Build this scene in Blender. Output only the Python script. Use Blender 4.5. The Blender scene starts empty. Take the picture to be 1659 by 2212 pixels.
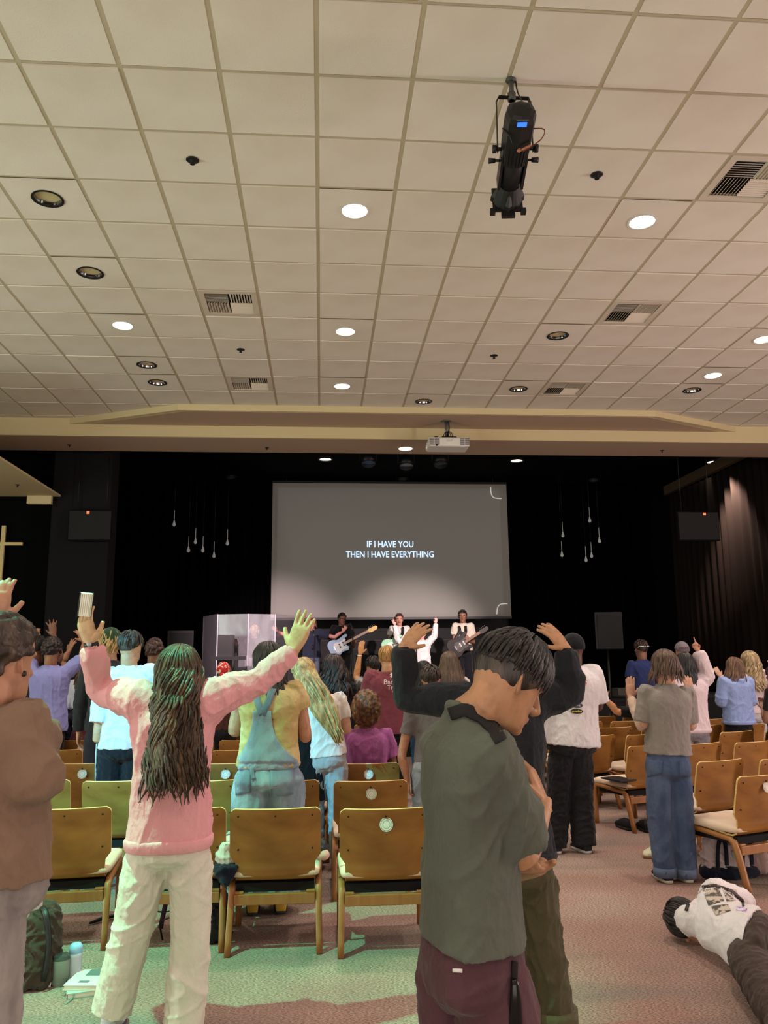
import bpy, math, random
import numpy as np
from mathutils import Vector, Matrix
rnd = random.Random(7)
S = bpy.context.scene
COL = S.collection
# ---------------------------------------------------------------- camera
FPX, YAW, PITCH, ROLL, CH = 1730.7, 0.07895, 0.1828, -0.01049, 1.60
CEIL = CH + 3.636
cy, sy, cp, sp = math.cos(YAW), math.sin(YAW), math.cos(PITCH), math.sin(PITCH)
fw = Vector((sy*cp, cy*cp, sp)); r0 = Vector((cy, -sy, 0)); u0 = r0.cross(fw)
cr, sr = math.cos(ROLL), math.sin(ROLL)
RT = cr*r0 + sr*u0; UP = -sr*r0 + cr*u0
cam = bpy.data.cameras.new('camera'); camo = bpy.data.objects.new('camera', cam); COL.objects.link(camo)
cam.sensor_fit = 'HORIZONTAL'; cam.sensor_width = 36; cam.lens = FPX/1659*36; cam.clip_start = .05
camo.matrix_world = Matrix(((RT.x, UP.x, -fw.x, 0), (RT.y, UP.y, -fw.y, 0), (RT.z, UP.z, -fw.z, CH), (0, 0, 0, 1)))
S.camera = camo
def ray(px, py): return RT*((px-829.5)/FPX) - UP*((py-1106)/FPX) + fw
def P(px, py, Y):                       # world point seen at a pixel, on the plane y = Y
    d = ray(px, py); t = Y/d.y; return Vector((d.x*t, Y, CH+d.z*t))
def G(px, py, z=0):                     # world point seen at a pixel, on the plane z
    d = ray(px, py); t = (z-CH)/d.z; return Vector((d.x*t, d.y*t, z))
# ---------------------------------------------------------------- world, exposure, large lights
w = bpy.data.worlds.new('world'); S.world = w; w.use_nodes = True
w.node_tree.nodes['Background'].inputs[0].default_value = (.9, .85, .8, 1)
w.node_tree.nodes['Background'].inputs[1].default_value = .03
S.view_settings.view_transform = 'Standard'; S.view_settings.look = 'None'
S.view_settings.exposure = 0; S.view_settings.gamma = 1; S.view_settings.use_curve_mapping = False
try: S.cycles.use_denoising = True; S.cycles.max_bounces = 6; S.cycles.caustics_reflective = False; S.cycles.caustics_refractive = False
except Exception: pass
def lin(c): return tuple(((v/255)/12.92 if v/255 <= .04045 else ((v/255+.055)/1.055)**2.4) for v in c)
def light(kind, loc, power, col, target=None, **k):
    l = bpy.data.lights.new(kind.lower()+'_light', kind); l.energy = power; l.color = col
    for a, v in k.items(): setattr(l, a, v)
    o = bpy.data.objects.new(kind.lower()+'_light', l); COL.objects.link(o); o.location = loc
    if target is not None: o.rotation_euler = (Vector(target)-Vector(loc)).to_track_quat('-Z', 'Y').to_euler()
    return o
# unseen area fill added behind the camera, brightens the crowd's backs and the ceiling
light('AREA', (-1.5, -4.6, 1.5), 330, (1, .91, .84), (0, 6.5, 5.2), shape='RECTANGLE', size=12, size_y=2.2)
# unseen strip lights added along the side walls to brighten the ceiling
light('AREA', (-9.1, 4.0, 3.2), 980, (.86, 1, .83), (-1.5, 5.0, 5.3), shape='RECTANGLE', size=.4, size_y=12)
light('AREA', (10.1, 4.0, 3.2), 1000, (1, .82, .80), (2.5, 6.0, 5.3), shape='RECTANGLE', size=.4, size_y=12)
# green stage lamp hanging from the ceiling at the left edge of the picture
light('SPOT', (-1.86, 3.80, 4.56), 1750, (.16, 1, .55), (-1.5, 4.1, 0), spot_size=math.radians(67), spot_blend=.4, shadow_soft_size=.03)
# cyan wash from the left, rear
light('SPOT', (-5.2, 1.4, 4.7), 4200, (.07, .72, 1), (-1.2, 6.35, 1.1), spot_size=math.radians(19), spot_blend=.5, shadow_soft_size=.05)
# pinkish front wash on the band, from the ceiling of the hall
light('SPOT', (-2.5, 6.6, 4.8), 5200, (1, .72, .76), (-1.2, 15.4, 2.1), spot_size=math.radians(21), spot_blend=.8, shadow_soft_size=.1)
light('SPOT', (3.6, 6.6, 4.8), 5200, (1, .80, .76), (2.2, 15.4, 2.1), spot_size=math.radians(21), spot_blend=.8, shadow_soft_size=.1)

# ---------------------------------------------------------------- materials
def newmat(name, col, rough=.7, metal=0, spec=.3, bump=None, var=None, emit=None, alpha=None, trans=0, sheen=0):
    m = bpy.data.materials.new(name); m.use_nodes = True; nt = m.node_tree; b = nt.nodes['Principled BSDF']
    c = lin(col)
    b.inputs['Base Color'].default_value = (*c, 1); b.inputs['Roughness'].default_value = rough
    b.inputs['Metallic'].default_value = metal; b.inputs['Specular IOR Level'].default_value = spec
    if sheen: b.inputs['Sheen Weight'].default_value = sheen
    if trans: b.inputs['Transmission Weight'].default_value = trans
    if alpha is not None: b.inputs['Alpha'].default_value = alpha
    if emit: b.inputs['Emission Color'].default_value = (*lin(emit[0]), 1); b.inputs['Emission Strength'].default_value = emit[1]
    tc = None
    def coord(sc):
        nonlocal tc
        if tc is None: tc = nt.nodes.new('ShaderNodeTexCoord')
        mp = nt.nodes.new('ShaderNodeMapping'); mp.inputs['Scale'].default_value = sc if isinstance(sc, tuple) else (sc,)*3
        nt.links.new(tc.outputs['Object'], mp.inputs[0]); return mp.outputs[0]
    if var:   # (colour2, scale, lo, hi[, detail])
        n = nt.nodes.new('ShaderNodeTexNoise'); n.inputs['Scale'].default_value = 1; n.inputs['Detail'].default_value = var[4] if len(var) > 4 else 3
        nt.links.new(coord(var[1]), n.inputs['Vector'])
        r = nt.nodes.new('ShaderNodeMapRange'); r.inputs[1].default_value = var[2]; r.inputs[2].default_value = var[3]
        nt.links.new(n.outputs[0], r.inputs[0])
        mx = nt.nodes.new('ShaderNodeMix'); mx.data_type = 'RGBA'; nt.links.new(r.outputs[0], mx.inputs[0])
        mx.inputs[6].default_value = (*c, 1); mx.inputs[7].default_value = (*lin(var[0]), 1)
        nt.links.new(mx.outputs[2], b.inputs['Base Color'])
    if bump:  # (scale, strength, distance)
        n = nt.nodes.new('ShaderNodeTexNoise'); n.inputs['Scale'].default_value = 1; n.inputs['Detail'].default_value = 4
        nt.links.new(coord(bump[0]), n.inputs['Vector'])
        bp = nt.nodes.new('ShaderNodeBump'); bp.inputs['Strength'].default_value = bump[1]; bp.inputs['Distance'].default_value = bump[2]
        nt.links.new(n.outputs[0], bp.inputs['Height']); nt.links.new(bp.outputs[0], b.inputs['Normal'])
    return m
_mc = {}
def cloth(col, name='cloth', var=None, rough=.9):
    k = (name, col, str(var))
    if k not in _mc: _mc[k] = newmat(name, col, rough, spec=.15, bump=((13, 13, 9), .7, .03), var=var, sheen=.08)
    return _mc[k]
def denim(col, c2): return cloth(col, 'denim', (c2, (7, 7, 4), .4, .68))
def skin(col):
    k = ('skin', col)
    if k not in _mc: _mc[k] = newmat('skin', col, .5, spec=.35, var=(tuple(int(v*.86) for v in col), 30, .45, .75), bump=(60, .12, .004))
    return _mc[k]
def hairm(col, c2=None):
    k = ('hair', col, c2)
    if k not in _mc: _mc[k] = newmat('hair', col, .42, spec=.4, var=(c2 or tuple(min(255, int(v*1.7+8)) for v in col), (38, 38, 5), .42, .68), bump=((120, 120, 12), .5, .01))
    return _mc[k]
BLACKM = newmat('black_paint', (13, 13, 15), .85, spec=.12)
BLKMET = newmat('black_metal', (22, 22, 24), .45, spec=.4)
CHROME = newmat('chrome', (200, 202, 205), .18, metal=1)
WHITEP = newmat('white_plastic', (220, 218, 212), .4)
LAMPON = newmat('lamp_glass_lit', (255, 250, 235), .5, emit=((255, 243, 222), 9))
GLASS = newmat('clear_acrylic', (235, 240, 245), .04, spec=.6, alpha=.16)
GOLD = newmat('pale_wood_cross', (215, 196, 140), .5)
WOOD = newmat('beech_plywood', (156, 108, 50), .38, spec=.42, var=((124, 80, 32), (3, 26, 3.2), .38, .68, 5), bump=((6, 60, 6), .05, .003))
WOODE = newmat('plywood_edge', (226, 196, 132), .5, var=((196, 160, 98), (4, 4, 160), .4, .6))
WOODL = newmat('beech_legs', (154, 104, 58), .42, spec=.4, var=((142, 90, 42), (30, 30, 4), .35, .7))
CUSH = newmat('cream_upholstery', (214, 190, 168), .92, spec=.1, bump=(160, .2, .004))
# ---------------------------------------------------------------- mesh builder
class MB:
    def __init__(s): s.V = []; s.F = []; s.M = []; s.mi = 0
    def add(s, V, F):
        o = len(s.V); s.V += [tuple(v) for v in V]; s.F += [tuple(i+o for i in f) for f in F]; s.M += [s.mi]*len(F)
    def rings(s, R, n=12, e=2.0, close=True, sub=0):
        # R: list of (centre, A, B) ring axes
        C = np.array([[*c, *a, *b] for c, a, b in R], float)
        if sub and len(C) > 2:
            out = []
            for i in range(len(C)-1):
                p0 = C[max(i-1, 0)]; p1 = C[i]; p2 = C[i+1]; p3 = C[min(i+2, len(C)-1)]
                for k in range(sub+1):
                    t = k/(sub+1); out.append(.5*((2*p1)+(-p0+p2)*t+(2*p0-5*p1+4*p2-p3)*t*t+(-p0+3*p1-3*p2+p3)*t**3))
            out.append(C[-1]); C = np.array(out)
        th = np.arange(n)*2*math.pi/n; ct, st = np.cos(th), np.sin(th)
        if e != 2: ct = np.sign(ct)*abs(ct)**(2/e); st = np.sign(st)*abs(st)**(2/e)
        V = (C[:, None, 0:3] + ct[None, :, None]*C[:, None, 3:6] + st[None, :, None]*C[:, None, 6:9]).reshape(-1, 3)
        F = []
        m = len(C)
        for i in range(m-1):
            for j in range(n):
                k = (j+1) % n; F.append((i*n+j, i*n+k, (i+1)*n+k, (i+1)*n+j))
        V = V.tolist()
        if close:
            V.append(C[0, :3].tolist()); V.append(C[-1, :3].tolist()); a = len(V)-2
            for j in range(n):
                k = (j+1) % n; F.append((a, k, j)); F.append((a+1, (m-1)*n+j, (m-1)*n+k))
        s.add(V, F)
    def limb(s, pts, rad, side=None, n=12, e=2.0, sub=2, flat=1.0):
        pts = [Vector(p) for p in pts]; R = []
        if not isinstance(rad, (list, tuple)): rad = [rad]*len(pts)
        ref = Vector(side) if side is not None else None
        for i, p in enumerate(pts):
            t = (pts[min(i+1, len(pts)-1)]-pts[max(i-1, 0)])
            t = t.normalized() if t.length > 1e-9 else Vector((0, 0, 1))
            if ref is None: ref = Vector((1, 0, 0)) if abs(t.x) < .8 else Vector((0, 1, 0))
            A = ref - t*ref.dot(t)
            if A.length < 1e-3: A = t.orthogonal()
            A.normalize(); ref = A; B = t.cross(A)
            r = rad[i]
            ra, rb = r if isinstance(r, (tuple, list)) else (r, r*flat)
            R.append((p, A*ra, B*rb))
        s.rings(R, n, e, True, sub)
    def ell(s, c, A, B, Cc, n=14, m=8):
        c, A, B, Cc = map(Vector, (c, A, B, Cc)); R = []
        for i in range(m+1):
            a = -math.pi/2 + math.pi*i/m; k = max(math.cos(a), 1e-3); R.append((c+Cc*math.sin(a), A*k, B*k))
        s.rings(R, n)
    def ball(s, c, r, n=12, m=7): s.ell(c, (r, 0, 0), (0, r, 0), (0, 0, r), n, m)
    def box(s, lo, hi, M=None):
        x0, y0, z0 = lo; x1, y1, z1 = hi
        V = [Vector(v) for v in ((x0,y0,z0),(x1,y0,z0),(x1,y1,z0),(x0,y1,z0),(x0,y0,z1),(x1,y0,z1),(x1,y1,z1),(x0,y1,z1))]
        if M: V = [M@v for v in V]
        s.add(V, [(0,3,2,1),(4,5,6,7),(0,1,5,4),(1,2,6,5),(2,3,7,6),(3,0,4,7)])
    def prism(s, poly, z0, z1, M=None):
        n = len(poly); V = [Vector((x, y, z0)) for x, y in poly]+[Vector((x, y, z1)) for x, y in poly]
        if M: V = [M@v for v in V]
        s.add(V, [tuple(range(n))[::-1], tuple(range(n, 2*n))]+[(i, (i+1) % n, n+(i+1) % n, n+i) for i in range(n)])
    def cyl(s, a, b, r, r2=None, n=16, e=2.0): s.limb([a, b], [r, r if r2 is None else r2], n=n, e=e, sub=0)
    def build(s, name, mats, parent=None, base=None, smooth=True, vox=0, sm=0, folds=None, loc=None, bevel=0):
        base = Vector(base) if base is not None else (Vector(parent['_b']) if parent is not None and '_b' in parent.keys() else Vector((0, 0, 0)))
        me = bpy.data.meshes.new(name)
        V = np.array(s.V, float) - np.array(base)
        me.from_pydata(V.tolist(), [], s.F); me.update()
        if vox: me = remesh(me, vox, sm)
        if folds: wrinkle(me, *folds)
        if not isinstance(mats, (list, tuple)): mats = [mats]
        for m in mats: me.materials.append(m)
        if len(mats) > 1 and not vox: me.polygons.foreach_set('material_index', s.M)
        if smooth: me.polygons.foreach_set('use_smooth', [True]*len(me.polygons))
        me.update()
        o = bpy.data.objects.new(name, me); COL.objects.link(o)
        if bevel:
            b = o.modifiers.new('bevel', 'BEVEL'); b.width = bevel; b.segments = 2; b.limit_method = 'ANGLE'; b.angle_limit = math.radians(50)
        if parent is not None: o.parent = parent
        else: o.location = base
        o['_b'] = tuple(base)
        if loc is not None: o.location = loc
        return o
TMP = bpy.data.scenes.new('scratch')
def remesh(me, vox, sm):
    o = bpy.data.objects.new('scratch', me); TMP.collection.objects.link(o)
    m = o.modifiers.new('r', 'REMESH'); m.mode = 'VOXEL'; m.voxel_size = vox; m.use_smooth_shade = True
    if sm: q = o.modifiers.new('s', 'SMOOTH'); q.factor = .5; q.iterations = sm
    TMP.view_layers[0].update(); dg = TMP.view_layers[0].depsgraph
    out = bpy.data.meshes.new_from_object(o.evaluated_get(dg)); bpy.data.objects.remove(o); bpy.data.meshes.remove(me)
    return out
def fnoise(co, seed, sc, st=(1, 1, 1)):
    r = np.random.RandomState(seed); q = co*np.array(st)*sc
    wv = np.stack([np.sin(q@r.normal(size=3)*.8+r.rand()*6) for _ in range(3)], 1)
    q = q+wv*1.1; out = 0
    for k in range(5):
        d = r.normal(size=3); d /= np.linalg.norm(d); m = .5+.5*np.sin(co@r.normal(size=3)*4+r.rand()*6)
        out = out + m*(1-np.abs(np.sin(q@d*(.8+.4*k)+r.rand()*6)))**2.6/(1+.2*k)
    return out/2.0-.28
def wrinkle(me, amp, seed=1, sc=9, st=(1, 1, .45)):
    sc = sc*2.3
    n = len(me.vertices); co = np.empty(n*3); me.vertices.foreach_get('co', co); co = co.reshape(-1, 3)
    no = np.empty(n*3); me.vertex_normals.foreach_get('vector', no); no = no.reshape(-1, 3)
    d = fnoise(co, seed, sc, st)*amp*2.2 + .5*amp*fnoise(co, seed+5, sc*2.1, st)
    me.vertices.foreach_set('co', (co+no*d[:, None]).ravel()); me.update()
def tag(o, label=None, cat=None, group=None, kind=None):
    if label: o['label'] = label
    if cat: o['category'] = cat
    if group: o['group'] = group
    if kind: o['kind'] = kind
    return o
def empty(name, loc, label, cat, group=None, rz=0):
    o = bpy.data.objects.new(name, None); COL.objects.link(o); o.location = loc; o.rotation_euler.z = rz; o.empty_display_size = .05
    return tag(o, label, cat, group)
def struct(o): o['kind'] = 'structure'; return o
def Rz(a): return Matrix.Rotation(a, 3, 'Z')
def TR(x, y, z, rz=0, rx=0, ry=0): return Matrix.Translation((x, y, z))@Matrix.Rotation(rz, 4, 'Z')@Matrix.Rotation(rx, 4, 'X')@Matrix.Rotation(ry, 4, 'Y')
def text(s_, size, M, mat, parent, name='lettering', depth=.0008, align='CENTER', sx=1):
    cu = bpy.data.curves.new(name, 'FONT'); cu.body = s_; cu.size = size; cu.align_x = align; cu.extrude = depth; cu.offset = size*.012; cu.resolution_u = 2
    t_ = bpy.data.objects.new(name, cu); TMP.collection.objects.link(t_); TMP.view_layers[0].update()
    me = bpy.data.meshes.new_from_object(t_.evaluated_get(TMP.view_layers[0].depsgraph)); bpy.data.objects.remove(t_)
    o = bpy.data.objects.new(name, me); COL.objects.link(o); me.materials.clear(); me.materials.append(mat)
    if parent is not None: o.parent = parent
    o.matrix_local = M@Matrix.Diagonal((sx, 1, 1, 1)); return o

from mathutils.bvhtree import BVHTree
_bv = {}
def bvh(o):
    if o.name not in _bv:
        off = o.location + (o.parent.location if o.parent else Vector((0, 0, 0)))
        _bv[o.name] = BVHTree.FromPolygons([v.co+off for v in o.data.vertices], [tuple(p.vertices) for p in o.data.polygons])
    return _bv[o.name]
CAMP = Vector((0, 0, CH))
def cast(o, px, py, off=.003):
    d = ray(px, py).normalized(); h = bvh(o).ray_cast(CAMP, d)
    return (h[0]-d*off) if h[0] else None
def onto(name, o, quad, mat, parent, off=.004, n=14, m=14, thick=.003, shape=None):
    # a thin piece laid on the surface of o, inside four picture corners (tl, tr, br, bl)
    V = {}; L_ = []; F = []
    for j in range(m+1):
        for i in range(n+1):
            s_, t = i/n, j/m
            if shape:
                a_, b_ = shape(t); s2 = a_+(b_-a_)*s_
            else: s2 = s_
            x = (quad[0][0]*(1-s2)+quad[1][0]*s2)*(1-t)+(quad[3][0]*(1-s2)+quad[2][0]*s2)*t
            y = (quad[0][1]*(1-s2)+quad[1][1]*s2)*(1-t)+(quad[3][1]*(1-s2)+quad[2][1]*s2)*t
            p = cast(o, x, y, off)
            if p is not None: V[(i, j)] = len(L_); L_.append(p)
    for j in range(m):
        for i in range(n):
            k = [(i, j), (i, j+1), (i+1, j+1), (i+1, j)]
            if all(a in V for a in k):
                f = [V[a] for a in k]
                if max((L_[f[a]]-L_[f[b]]).length for a, b in ((0, 2), (1, 3))) < .35: F.append(f)
    if not F: return None
    q = MB(); q.add(L_, F); r = q.build(name, mat, parent)
    if thick: mm = r.modifiers.new('t', 'SOLIDIFY'); mm.thickness = thick; mm.offset = 0
    return r
def ribbon(name, o, pts, wpx, mat, parent, off=.006, thick=.004, n=28):
    # a strap that runs over the surface of o along a picture path
    P_ = np.array(pts, float); t = np.linspace(0, len(P_)-1, n); X = np.interp(t, range(len(P_)), P_[:, 0]); Y_ = np.interp(t, range(len(P_)), P_[:, 1]); q = MB(); L_ = []; ok = []
    for i in range(n):
        a, b = max(i-1, 0), min(i+1, n-1); dx, dy = X[b]-X[a], Y_[b]-Y_[a]; l = math.hypot(dx, dy) or 1; row = []
        for s_ in (-1, -.33, .33, 1):
            p = cast(o, X[i]-dy/l*wpx/2*s_, Y_[i]+dx/l*wpx/2*s_, off); row.append(p)
        if all(p is not None for p in row): L_.append(row)
    V = [p for r_ in L_ for p in r_]; F = [(4*i+j, 4*i+j+1, 4*i+5+j, 4*i+4+j) for i in range(len(L_)-1) for j in range(3) if (V[4*i+j]-V[4*i+4+j]).length < .2]
    if not F: return None
    q.add(V, F); r = q.build(name, mat, parent); mm = r.modifiers.new('t', 'SOLIDIFY'); mm.thickness = thick; mm.offset = 0
    return r
def print_on(o, s_, px, py, hpx, mat, parent, name='back_lettering', skew=0, off=.004, sx=1):
    # lettering laid on cloth
    t_ = text(s_, 1.0, Matrix.Identity(4), mat, None, name, 0, 'CENTER'); me = t_.data
    bpy.data.objects.remove(t_); n = len(me.vertices); base = Vector(parent['_b']); ok = [False]*n
    for v in me.vertices:
        p = cast(o, px+v.co.x*hpx*sx, py-v.co.y*hpx-v.co.x*hpx*skew, off)
        if p is not None: v.co = p-base; ok[v.index] = True
        else: v.co = Vector((0, 0, 0))
    import bmesh
    bm = bmesh.new(); bm.from_mesh(me); bm.verts.ensure_lookup_table(); bmesh.ops.delete(bm, geom=[v for v in bm.verts if not ok[v.index]], context='VERTS'); bm.to_mesh(me); bm.free()
    r = bpy.data.objects.new(name, me); COL.objects.link(r); r.parent = parent; r['_b'] = tuple(base); return r
# ================================================================ THE ROOM
def carpet():
    m = newmat('carpet', (150, 128, 112), .95, spec=.1); nt = m.node_tree; b = nt.nodes['Principled BSDF']; L = nt.links.new
    tc = nt.nodes.new('ShaderNodeTexCoord')
    def noise(sc, det=2, rot=0):
        mp = nt.nodes.new('ShaderNodeMapping'); mp.inputs['Scale'].default_value = sc; mp.inputs['Rotation'].default_value = (0, 0, rot)
        L(tc.outputs['Object'], mp.inputs[0]); n = nt.nodes.new('ShaderNodeTexNoise'); n.inputs['Scale'].default_value = 1; n.inputs['Detail'].default_value = det
        L(mp.outputs[0], n.inputs['Vector']); return n.outputs[0]
    def ramp(v, lo, hi):
        r = nt.nodes.new('ShaderNodeMapRange'); r.inputs[1].default_value = lo; r.inputs[2].default_value = hi; L(v, r.inputs[0]); return r.outputs[0]
    def mix(f, a, c):
        x = nt.nodes.new('ShaderNodeMix'); x.data_type = 'RGBA'; L(f, x.inputs[0])
        for i, q in ((6, a), (7, c)):
            if isinstance(q, tuple): x.inputs[i].default_value = (*lin(q), 1)
            else: L(q, x.inputs[i])
        return x.outputs[2]
    big = ramp(noise((.9, .9, 1), 3), .4, .6)
    c1 = mix(big, (184, 164, 148), (176, 140, 130))
    big2 = ramp(noise((.55, 1.9, 1), 3, .5), .5, .66)
    c2 = mix(big2, c1, (150, 136, 128))
    fine = ramp(noise((75, 240, 1), 2, .7), .36, .62)
    c3 = mix(fine, (104, 84, 76), c2)
    L(c3, b.inputs['Base Color'])
    bp = nt.nodes.new('ShaderNodeBump'); bp.inputs['Strength'].default_value = .6; bp.inputs['Distance'].default_value = .006
    L(noise((75, 240, 1), 2, .7), bp.inputs['Height']); L(bp.outputs[0], b.inputs['Normal']); return m
WX0, WX1, WY0, WY1 = -9.5, 10.5, -6.0, 18.4
mb = MB(); mb.box((WX0, WY0, -.1), (WX1, WY1, 0)); struct(mb.build('floor', carpet(), smooth=False))
PLAST = newmat('cream_plaster', (205, 190, 150), .85, spec=.1, bump=(40, .08, .004))
SOFF = newmat('soffit_paint', (182, 160, 140), .88, spec=.1, bump=(40, .08, .004))
WALLM = newmat('wall_paint', (200, 186, 164), .9, spec=.1)
BLKW = newmat('black_wall', (7, 7, 9), .92, spec=.08, bump=(14, .2, .01))
for nm, lo, hi, m in (('wall_left', (WX0-.15, WY0, 0), (WX0, 12.0, CEIL), WALLM), ('wall_right', (WX1, WY0, 0), (WX1+.15, 12.0, CEIL), WALLM),
                      ('wall_rear', (WX0, WY0-.15, 0), (WX1, WY0, CEIL), WALLM), ('wall_stage', (WX0, WY1, 0), (WX1, WY1+.15, 6.2), BLKW),
                      ('wall_left', (WX0-.15, 12.0, 0), (WX0, WY1, 6.2), BLKW), ('wall_right', (WX1, 12.0, 0), (WX1+.15, WY1, 6.2), BLKW)):
    q = MB(); q.box(lo, hi); struct(q.build(nm, m, smooth=False))
# ---- ceiling: tiles in a metal grid
T = .6096; GX, GY = -.0413, 4.4931
Y_END = GY + 12.3*T            # front edge of the tiled field
C0 = CEIL
TILE = newmat('ceiling_tile', (224, 218, 206), .95, spec=.08, bump=(90, .35, .004), var=((216, 208, 194), 1.3, .42, .65))
RAIL = newmat('grid_rail', (186, 176, 150), .6)
q = MB(); q.box((WX0, WY0, CEIL+.03), (WX1, 12.9, CEIL+.13)); ceiling = struct(q.build('ceiling', PLAST, smooth=False))
xg0, xg1 = int((WX0-GX)/T)-1, int((WX1-GX)/T)+1
yg0 = int((WY0-GY)/T)-1
q = MB()
for i in range(xg0, xg1+1):
    x = GX+i*T
    if WX0 < x < WX1: q.box((x-.016, WY0, CEIL+.003), (x+.016, 12.3, CEIL+.02))
o = q.build('main_rail', RAIL, ceiling, smooth=False); o['kind'] = 'stuff'
q = MB()
for j in range(yg0, 13):
    y = GY+j*T
    if WY0 < y < 12.3: q.box((WX0, y-.010, CEIL+.004), (WX1, y+.010, CEIL+.021))
o = q.build('cross_rail', RAIL, ceiling, smooth=False); o['kind'] = 'stuff'
holes = {}
def cellof(p): return (math.floor((p.x-GX)/T), math.floor((p.y-GY)/T))
# lit / unlit downlights from the picture
LIT = [(766, 455), (1387, 479), (265, 703), (746, 716), (739, 834), (1540, 811), (1650, 733)]
UNLIT = [(103, 429), (195, 589), (317, 788), (340, 826), (1205, 725), (1120, 840), (915, 867), (1495, 843)]
DL = []
for k, l in ((1, LIT), (0, UNLIT)):
    for a in l:
        p = G(a[0], a[1], CEIL); c = cellof(p)
        x0 = GX+c[0]*T; y0 = GY+c[1]*T
        p.x = min(max(p.x, x0+.15), x0+T-.15); p.y = min(max(p.y, y0+.15), y0+T-.15)
        holes[c] = p; DL.append((k, p))
VENTS = [(497, 655), (540, 829), (1372, 675), (1222, 838), (1622, 380)]
vcell = {cellof(G(a, b, CEIL)): (a, b) for a, b in VENTS}
def proj(p):
    d = Vector(p)-Vector((0, 0, CH)); z = d.dot(fw)
    return (829.5+FPX*d.dot(RT)/z, 1106-FPX*d.dot(UP)/z, z) if z > .1 else None
tm = MB(); h = T/2-.014; bv = .003
tm.add([(-h, -h, .012), (h, -h, .012), (h, h, .012), (-h, h, .012), (-h+bv, -h+bv, 0), (h-bv, -h+bv, 0), (h-bv, h-bv, 0), (-h+bv, h-bv, 0)],
       [(7, 6, 5, 4), (0, 1, 5, 4)[::-1], (1, 2, 6, 5)[::-1], (2, 3, 7, 6)[::-1], (3, 0, 4, 7)[::-1]])
tile_me = None; cells = []; rest = MB()
for i in range(xg0, xg1):
    for j in range(yg0, 13):
        cx, cyy = GX+(i+.5)*T, GY+(j+.5)*T
        if (i, j) in vcell or (i, j) in holes or cx < WX0 or cx > WX1 or cyy < WY0: continue
        pr = proj((cx, cyy, CEIL)); vis = pr and -90 < pr[0] < 1750 and -120 < pr[1] < 960
        cells.append((pr[2] if vis else 999, i, j, cx, cyy))
cells.sort(); nt_ = 0
for dz, i, j, cx, cyy in cells:
    if dz < 900 and nt_ < 290:
        if tile_me is None:
            o = tm.build('ceiling_tile', TILE, ceiling, smooth=False); tile_me = o.data
        else:
            o = bpy.data.objects.new('ceiling_tile', tile_me); COL.objects.link(o); o.parent = ceiling
        sag = .004 if rnd.random() < .06 else 0
        o.location = (cx, cyy, CEIL-rnd.random()*.0015-sag); o.rotation_euler = (rnd.gauss(0, .0012)+sag, rnd.gauss(0, .0012), 0)
        nt_ += 1
    else:
        rest.add([(v[0]+cx, v[1]+cyy, v[2]+CEIL) for v in tm.V], tm.F)
if rest.V: o = rest.build('distant_tile', TILE, ceiling, smooth=False); o['kind'] = 'stuff'
for c, p in holes.items():          # tiles with a round hole for a recessed lamp
    q = MB(); cx, cyy = GX+(c[0]+.5)*T, GY+(c[1]+.5)*T; n = 32; V = []; F = []
    for k in range(n):
        a = 2*math.pi*k/n; ca, sa = math.cos(a), math.sin(a)
        V.append((p.x+.108*ca, p.y+.108*sa, CEIL)); m_ = max(abs(ca), abs(sa)); V.append((cx+h*ca/m_, cyy+h*sa/m_, CEIL))
    for k in range(n): a, b = 2*k, 2*((k+1) % n); F.append((a, a+1, b+1, b)[::-1])
    q.add(V, F); q.build('ceiling_tile', TILE, ceiling, smooth=False)
# ---- recessed downlights
CONE = newmat('reflector_chrome', (150, 152, 156), .12, metal=1)
DARKB = newmat('dark_lamp', (30, 30, 32), .4)
wh = ['in the tile row nearest the top', '', '']
DLN = ['lit round white downlight in the middle of the ceiling, large and near', 'lit round downlight at upper right, between the long black spotlight and a vent',
       'lit round downlight on the left, left of the upper left vent', 'lit round downlight in the middle, just right of the upper left vent',
       'small lit round downlight in the middle, closest to the front beam', 'lit round downlight at right, above an unlit one by the front beam', 'lit round downlight cut by the right edge of the photo',
       'unlit chrome downlight at far upper left, the largest of the dark ones', 'unlit chrome downlight at left, second down from the top', 'unlit chrome downlight at left, above its smaller twin near the beam',
       'unlit chrome downlight at left, lowest of the left hand row', 'unlit chrome downlight right of centre, left of the right hand vent', 'unlit chrome downlight right of centre, beside the small low vent',
       'unlit chrome downlight directly above the projector', 'unlit chrome downlight at far right near the front beam']
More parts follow.
